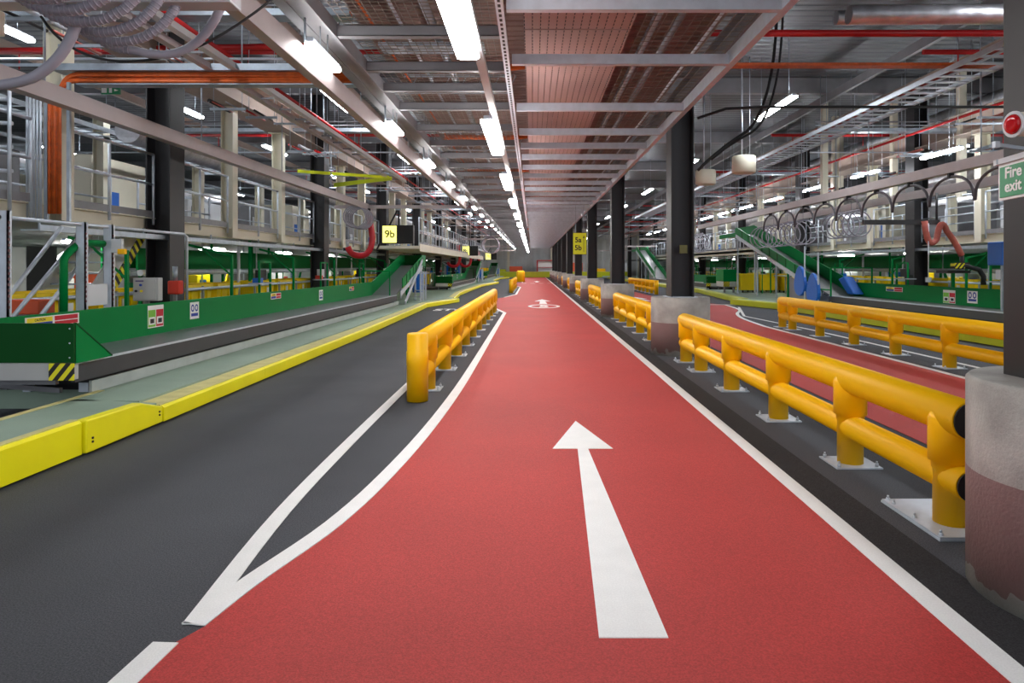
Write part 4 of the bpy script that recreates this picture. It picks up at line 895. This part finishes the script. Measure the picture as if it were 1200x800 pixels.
tag(MB().box(-6.6,-6.15,8.5,8.8,.9,1.08).build('orange_crate', ORBOX, None, .015), 'orange crate behind the green backboard at the left edge', 'crate')
t = thing('staircase', 'steel staircase with hazard-striped stringer under the left mezzanine', 'stairs', (-8.6,11.5,.2))
MB().prism([(11.35,.2),(11.85,.2),(13.7,2.12),(13.2,2.12)], -7.9, -7.94, 'x').build('stringer', PANEL, t); MB().prism([(11.87,.2),(12.12,.2),(13.97,2.12),(13.72,2.12)], -7.89, -7.93, 'x').build('hazard_edge', HAZY, t)
MB().prism([(11.35,.2),(11.85,.2),(13.7,2.12),(13.2,2.12)], -8.8, -8.84, 'x').build('stringer', PANEL, t)
for q in range(9): MB().box(-7.94,-8.8,11.65+.2*q,11.9+.2*q,.36+.2*q,.39+.2*q).build('tread', GALV, t)
t = thing('dark_door_panel', 'tall dark panel beside the bright white panel at the far left', 'panel', (-10,10,.2)); MB().box(-9.56,-9.02,12.9,12.95,.2,1.88).build('panel_sheet', BLACK, t)
t = thing('white_wall_panel', 'bright white panel behind the uprights at the left edge', 'panel', (-12.5,12,.2)); MB().box(-10.1,-9.57,12.9,12.95,.2,1.86).build('panel_sheet', SIGNW, t)
# near-left railings
for i, z in enumerate((2.7,3.0,3.3,3.6)):
    tag(MB().tube([(-9.5,8.2,z+.12),(-6.55,8.6,z)], .025, 8).build('guard_rail', GALVL), f'loose grey guard rail at the far left, {ORD[i]} from the bottom', 'rail')
for i, x in enumerate((-6.55,-6.72,-6.85)):
    tag(MB().tube([(x,8.55,2.1),(x,8.55,3.95)], .022, 8).build('scaffold_post', GALVL), f'thin vertical pole at the far left beside orange cables, {ORD[i]} from the lane', 'post')
# yellow tubs in rows both sides
def tub(x, y, z, label, group, rail=True):
    t = thing('yellow_tub', label, 'tub', (x,y,z), group)
    mb = MB(); w_, d, h = .42, .55, .92
    lo = [(x-w_*.86,y-d*.9),(x+w_*.86,y-d*.9),(x+w_*.86,y+d*.9),(x-w_*.86,y+d*.9)]; hi = [(x-w_,y-d),(x+w_,y-d),(x+w_,y+d),(x-w_,y+d)]
    hin = [(x-w_+.03,y-d+.03),(x+w_-.03,y-d+.03),(x+w_-.03,y+d-.03),(x-w_+.03,y+d-.03)]; lin_ = [(x-w_*.8,y-d*.85),(x+w_*.8,y-d*.85),(x+w_*.8,y+d*.85),(x-w_*.8,y+d*.85)]
    k = 0
    for ring, zz in ((lo,z+.12),(hi,z+h),(hin,z+h),(lin_,z+.16)):
        mb.v += [(a,b,zz) for a,b in ring]
    for r in range(3):
        for j in range(4): mb.face([r*4+j, r*4+(j+1)%4, (r+1)*4+(j+1)%4, (r+1)*4+j])
    mb.face([3,2,1,0]); mb.face([12,13,14,15])
    body = mb.build('tub_body', YELB, t); 
    if y < 30:
        for q in (-.33,0,.33): MB().box(x-w_-.012,x-w_+.03,y+q-.02,y+q+.02,z+.3,z+h-.05).box(x+w_-.03,x+w_+.012,y+q-.02,y+q+.02,z+.3,z+h-.05).build('rib', YELB, t)
        MB().box(x+w_-.005,x+w_+.006,y+.06,y+.2,z+.58,z+.76).box(x-w_-.006,x-w_+.005,y+.06,y+.2,z+.58,z+.76).build('paper_label', SIGNW, t)
    wm = MB()
    for sx in (-1,1):
        for sy in (-1,1): wm.tube([(x+sx*w_*.6-.02,y+sy*d*.7,z+.06),(x+sx*w_*.6+.02,y+sy*d*.7,z+.06)], .06, 12)
    wm.build('castors', BLACK, t)
    MB().box(x-w_-.02,x+w_+.02,y-d-.02,y-d+.01,z+h-.05,z+h+.01).box(x-w_-.02,x+w_+.02,y+d-.01,y+d+.02,z+h-.05,z+h+.01).box(x-w_-.02,x-w_+.01,y-d,y+d,z+h-.05,z+h+.01).box(x+w_-.01,x+w_+.02,y-d,y+d,z+h-.05,z+h+.01).build('rim', YELB, t, .006)
    return t
for k in range(26):
    y = 8.6+1.35*k + (k//6)*.8
    if k in (3,10,17): continue
    tub(-7.25, y, .2, f'yellow wheeled tub behind the left conveyor, {ORD[k]} place from the camera', 'tubs behind the left conveyor')
    tub(12.6, 14+1.35*k+(k//5)*.8, .2, f'yellow wheeled tub behind the right conveyor, {ORD[k]} place from the camera', 'tubs behind the right conveyor')
for k in range(2):
    tub(10.6+.92*k, 34.0, .21, f'yellow tub beyond the right plinth beside the green hopper, {ORD[k]} from the hopper', 'tubs beside the green hopper')
for side in (LEFT, RIGHT):
    def X(x): return M(side, x)
    for k in range(10):
        y = 8.4+4.2*k
        t = thing('tub_guard_rail', f'grey guide rail in front of the {side} yellow tubs, {ORD[k]} length from the camera', 'rail', (X(-6.2),y,.2))
        for q in range(4): MB().box(X(-6.72)-.02,X(-6.72)+.02,y+1.3*q,y+1.3*q+.04,.2,1.1).build('rail_post', GALV, t)
        MB().tube([(X(-6.69),y,1.05),(X(-6.69),y+4.1,1.05)], .03, 10).build('rail_bar', GALVL, t)
        # workstation frames with equipment
        t = thing('workstation', f'scanning workstation frame behind the {side} conveyor, {ORD[k]} from the camera', 'workstation', (X(-5.9),y+2,.2))
        yy = y+6.0 if side == LEFT else y+3
        MB().box(X(-5.75),X(-6.0),yy,yy+.8,1.12,1.15).build('shelf', GALV, t)
        MB().bar((X(-5.8),yy+.1,.2),(X(-5.8),yy+.1,1.6),.04,.04).build('frame_post', GREEN, t); MB().bar((X(-5.8),yy+.7,.2),(X(-5.8),yy+.7,1.6),.04,.04).build('frame_post', GREEN, t)
        MB().box(X(-5.85),X(-5.95),yy+.25,yy+.6,1.2,1.42).build('screen', PANEL if k%2 else BLACK, t); MB().box(X(-5.78),X(-5.95),yy+.1,yy+.25,1.15,1.25).build('scanner', (BLUE,REDBOX,INK)[k%3], t)
        MB().bar((X(-5.8),yy+.1,1.6),(X(-5.8),yy+.7,1.6),.04,.04).build('frame_bar', GREEN, t)
        # back row cages
        t = thing('roll_cage', f'tall wire roll cage deep behind the {side} tubs, {ORD[k]} from the camera', 'cage', (X(-10.8),y,.2))
        mb = MB()
        for q in range(9): mb.box(X(-10.6)-.006,X(-10.6)+.006,y+.12*q,y+.12*q+.012,.4,1.8)
        for z in (.4,.75,1.1,1.45,1.8): mb.box(X(-10.6)-.008,X(-10.6)+.008,y,y+1,z,z+.014)
        mb.build('wire_side', GALVL, t); MB().box(X(-10.6),X(-11.4),y,y+1,.32,.38).build('base', GREY, t)
        for a_ in (-10.65,-11.35):
            for b_ in (.08,.92): MB().tube([(X(a_),y+b_-.02,.26),(X(a_),y+b_+.02,.26)], .062, 12).build('castor', BLACK, t)
        MB().box(X(-10.65),X(-11.35),y+.05,y+.95,.4,.9+.4*(k%3)/2).build('load', (YELB,BLUE,ORBOX,WBOX)[k%4], t, .03)
# blue tote on a post, right
t = thing('blue_bin', 'blue plastic bin mounted high at the right, next to the near dark column', 'bin', (9.7,14,1.5))
MB().box(9.85,10.15,14.3,14.8,1.52,2.02).build('bin_body', BLUE, t, .03); MB().box(9.98,10.02,14.5,14.56,.2,1.52).build('bin_post', GALV, t)
t = thing('black_stand_arm', 'black bent arm with a yellow and black grip behind the right backboard', 'arm', (9.2,14,.9))
MB().tube([(10.9,16.5,1.05),(10.9,16.5,1.25),(10.8,16.5,1.42),(10.5,16.5,1.5),(10.2,16.5,1.5)], .06, 12).build('arm', BLACK, t); MB().box(10.15,10.4,16.42,16.58,1.45,1.58).build('grip', HAZ, t)
t = thing('black_side_table', 'small black stand on a green post behind the right backboard', 'stand', (10.9,17.8,.9))
MB().box(10.7,11.3,17.6,18.1,1.32,1.4).build('table_top', BLACK, t); MB().box(10.95,11.02,17.8,17.87,.2,1.32).build('post', GREEN, t)

# ================================================================== BEACON AND FIRE EXIT SIGN ON NEAR COLUMN
t = thing('fire_exit_sign', 'green Fire exit sign projecting from the near dark column, cut by the right edge', 'sign', (2.0,2.9,1.78))
A = Vector((2.0,2.92,0)); B = Vector((1.90,2.29,0)); d = (B-A).normalized(); ang = math.atan2(d.y, d.x); mid = (A+B)/2
def panel(off, z0, z1, a, b, th, m, nm):
    n = Vector((-d.y, d.x, 0))*-1; p = A+d*a+n*off; q = A+d*b+n*off
    mb = MB(); mb.bar((p.x,p.y,(z0+z1)/2),(q.x,q.y,(z0+z1)/2), th, z1-z0); return mb.build(nm, m, t)
nrm = Vector((d.y,-d.x,0))
panel(0,1.780,1.938,0,.66,.012,SIGNW,'sign_board'); panel(.008,1.790,1.918,.018,.642,.004,SIGNG,'green_face') 
panel(0,1.932,1.955,-.02,.68,.035,PANEL,'top_bracket')
for s_, z in (('Fire',1.887),('exit',1.830)):
    p = A + d*.06 + nrm*.011
    text('lettering', s_, .064, (p.x,p.y,z), (PI/2,0,ang), SIGNW, t, .0005, 'LEFT', 1.3)
MB().bar((1.98,2.9,1.945),(2.3,3.02,1.945),.02,.02).build('mount_arm', GALV, t)
t = thing('red_beacon', 'red warning beacon in a pale round housing high on the near column', 'beacon', (1.85,2.6,2.02))
c = Vector((1.846,2.62,2.045)); ax = Vector((.99,.12,.03)).normalized()
MB().tube([c, c+ax*.42], .046, 24).build('housing', CREAM, t); MB().tube([c-ax*.003, c+ax*.004], .05, 24).build('rim', PANEL, t)
MB().tube([c-ax*.014, c-ax*.012, c-ax*.004], [.02,.034,.039], 24).build('lens', REDLENS, t)
MB().box(1.885,1.905,2.78,2.8,1.985,2.01).bar((1.895,2.79,1.998),(2.28,3.0,2.0),.01,.014).build('bracket', GALVL, t)

# ================================================================== FAR END
t = thing('red_rack_frame', 'red and white frame against the far wall at the end of the lane', 'rack', (1.5,92,0))
for x in (.6,3.6): MB().box(x,x+.15,96,96.2,0,2.4).build('frame_post', REDP, t)
MB().box(.6,3.75,95.95,96.1,2.25,2.4).box(.6,3.75,95.95,96.1,1.3,1.4).build('frame_bar', REDP, t); MB().box(.8,3.5,96.3,96.6,.8,2.2).build('white_load', SIGNW, t)
for i, (x, m, h) in enumerate(((-8,YEL,1.3),(-5.5,KERBG,1.1),(-3.2,ORBOX,1.5),(5.2,ORBOX,2.0),(8.4,YEL,1.2),(-12,BLUE,1.6),(12,PANEL,2))):
    t = thing('stacked_crates', f'block of stacked crates along the far wall, {ORD[i]} in the row', 'crate stack', (x,95,0))
    MB().box(x,x+1.8,95.2,96.4,.1,h).build('stack_body', m, t, .05); MB().box(x,x+1.8,95.2,96.4,0,.1).build('pallet', BEIGE, t)
for i in range(6):
    x = -16+6.2*i
    tag(MB().box(x,x+.35,97.2,97.6,0,6.4).build('wall_column', CREAM), f'cream column against the far wall, {ORD[i]} from the left', 'column')

# ================================================================== HANGING CLUTTER IN THE SIDE BAYS
random.seed(21)
for side in (LEFT, RIGHT):
    def X(x): return M(side, x)
    ys = [7.6+1.45*q for q in range(30)]
    for k, y in enumerate(ys):
        x = -2.9-random.random()*3.4; wd_ = .4+random.random()*.9; z = (4.25,4.42,4.6)[k%3]
        if side == LEFT and y < 22: x = -4.6-random.random()*1.2; wd_ = .5
        t = thing('trapeze_hanger', f'threaded-rod trapeze hanger with short pipes high in the {side} bay, {ORD[k]} from the camera', 'hanger', (X(x),y,z), f'trapeze hangers in the {side} bay')
        MB().tube([(X(x),y,z-.05),(X(x),y,6.9)], .007, 6).build('threaded_rod', GALVL, t); MB().tube([(X(x-wd_),y,z-.05),(X(x-wd_),y,6.9)], .007, 6).build('threaded_rod', GALVL, t)
        MB().box(X(x+.06),X(x-wd_-.06),y-.02,y+.02,z-.02,z+.02).build('strut', GALV, t)
        ln = .7+random.random()*.6
        for q in range(random.choice((2,3,4))):
            xx = X(x-.1-(wd_-.2)*random.random()); r = random.choice((.012,.02,.035)); MB().tube([(xx,y-ln/2,z+.02+r),(xx,y+ln/2,z+.02+r)], r, 8).build('pipe', random.choice((GALV,GALVL,REDP,CREAMD,BLACK,HOSEB)), t)
    # pipes and poles dropping to the machines
    ys = sorted(9+random.random()*40 for _ in range(28))
    for k, y in enumerate(ys):
        x = -6.9-random.random()*2.2; x = x if abs(x+8.9) > .15 else x-.3
        tag(MB().tube([(X(x),y,.2),(X(x),y,2.2)], random.choice((.02,.03,.04)), 8).build('service_pole', random.choice((GALVL,GALV,GREEN,PANEL))), f'thin vertical pole under the {side} mezzanine, {ORD[k]} from the camera', 'pole', f'poles under the {side} mezzanine')
    for k in range(14):
        y = 9.5+3.3*k + random.random()
        t = thing('pick_station', f'small machine unit with pipes under the {side} mezzanine, {ORD[k]} from the camera', 'machine', (X(-9.9),y,.2))
        MB().box(X(-9.8),X(-10.4),y,y+.9,.2,1.25).build('unit_body', random.choice((PANEL,WBOX,GREY,YELB)), t, .02); MB().box(X(-9.78),X(-9.8),y+.15,y+.5,.8,1.1).build('unit_panel', random.choice((BLUE,REDBOX,INK,SIGNG)), t)
        MB().tube(smooth_arc((X(-9.9),y+.3,1.25),(X(-9.9),y+.3,1.8),(X(-9.9),y+1.2,1.85),6), .05, 10).build('unit_pipe', GALVL, t)
        MB().bar((X(-9.7),y+1.2,.3),(X(-9.7),y+2.0,1.6),.05,.1).build('diagonal_chute', random.choice((GALVL,YELB,GREEN)) if k > 2 else GALV, t)
    for k in range(12):
        y = 10.6+3.7*k
        t = thing('green_support_bracket', f'green triangular bracket at the edge of the {side} tub row, {ORD[k]} from the camera', 'bracket', (X(-6.45),y,.2))
        MB().bar((X(-6.3),y,.2),(X(-6.3),y,1.75),.05,.05).build('upright', GREEN, t); MB().bar((X(-6.3),y,1.72),(X(-7.2),y,1.95),.05,.05).build('arm', GREEN, t); MB().bar((X(-6.3),y,1.3),(X(-6.9),y,1.86),.03,.03).build('strut', GREEN, t)
for side, x in ((LEFT,-8.3),(RIGHT,13.4)):
    tag(MB().tube([(x,14,4.3),(x,40,4.3),(x,60,4.3)], .27, 18).tube([(x,15,4.5),(x,15,6.9)],.01,6).build('foil_duct', FOIL), f'crinkled silver duct running low over the {side} mezzanine walkway', 'duct')
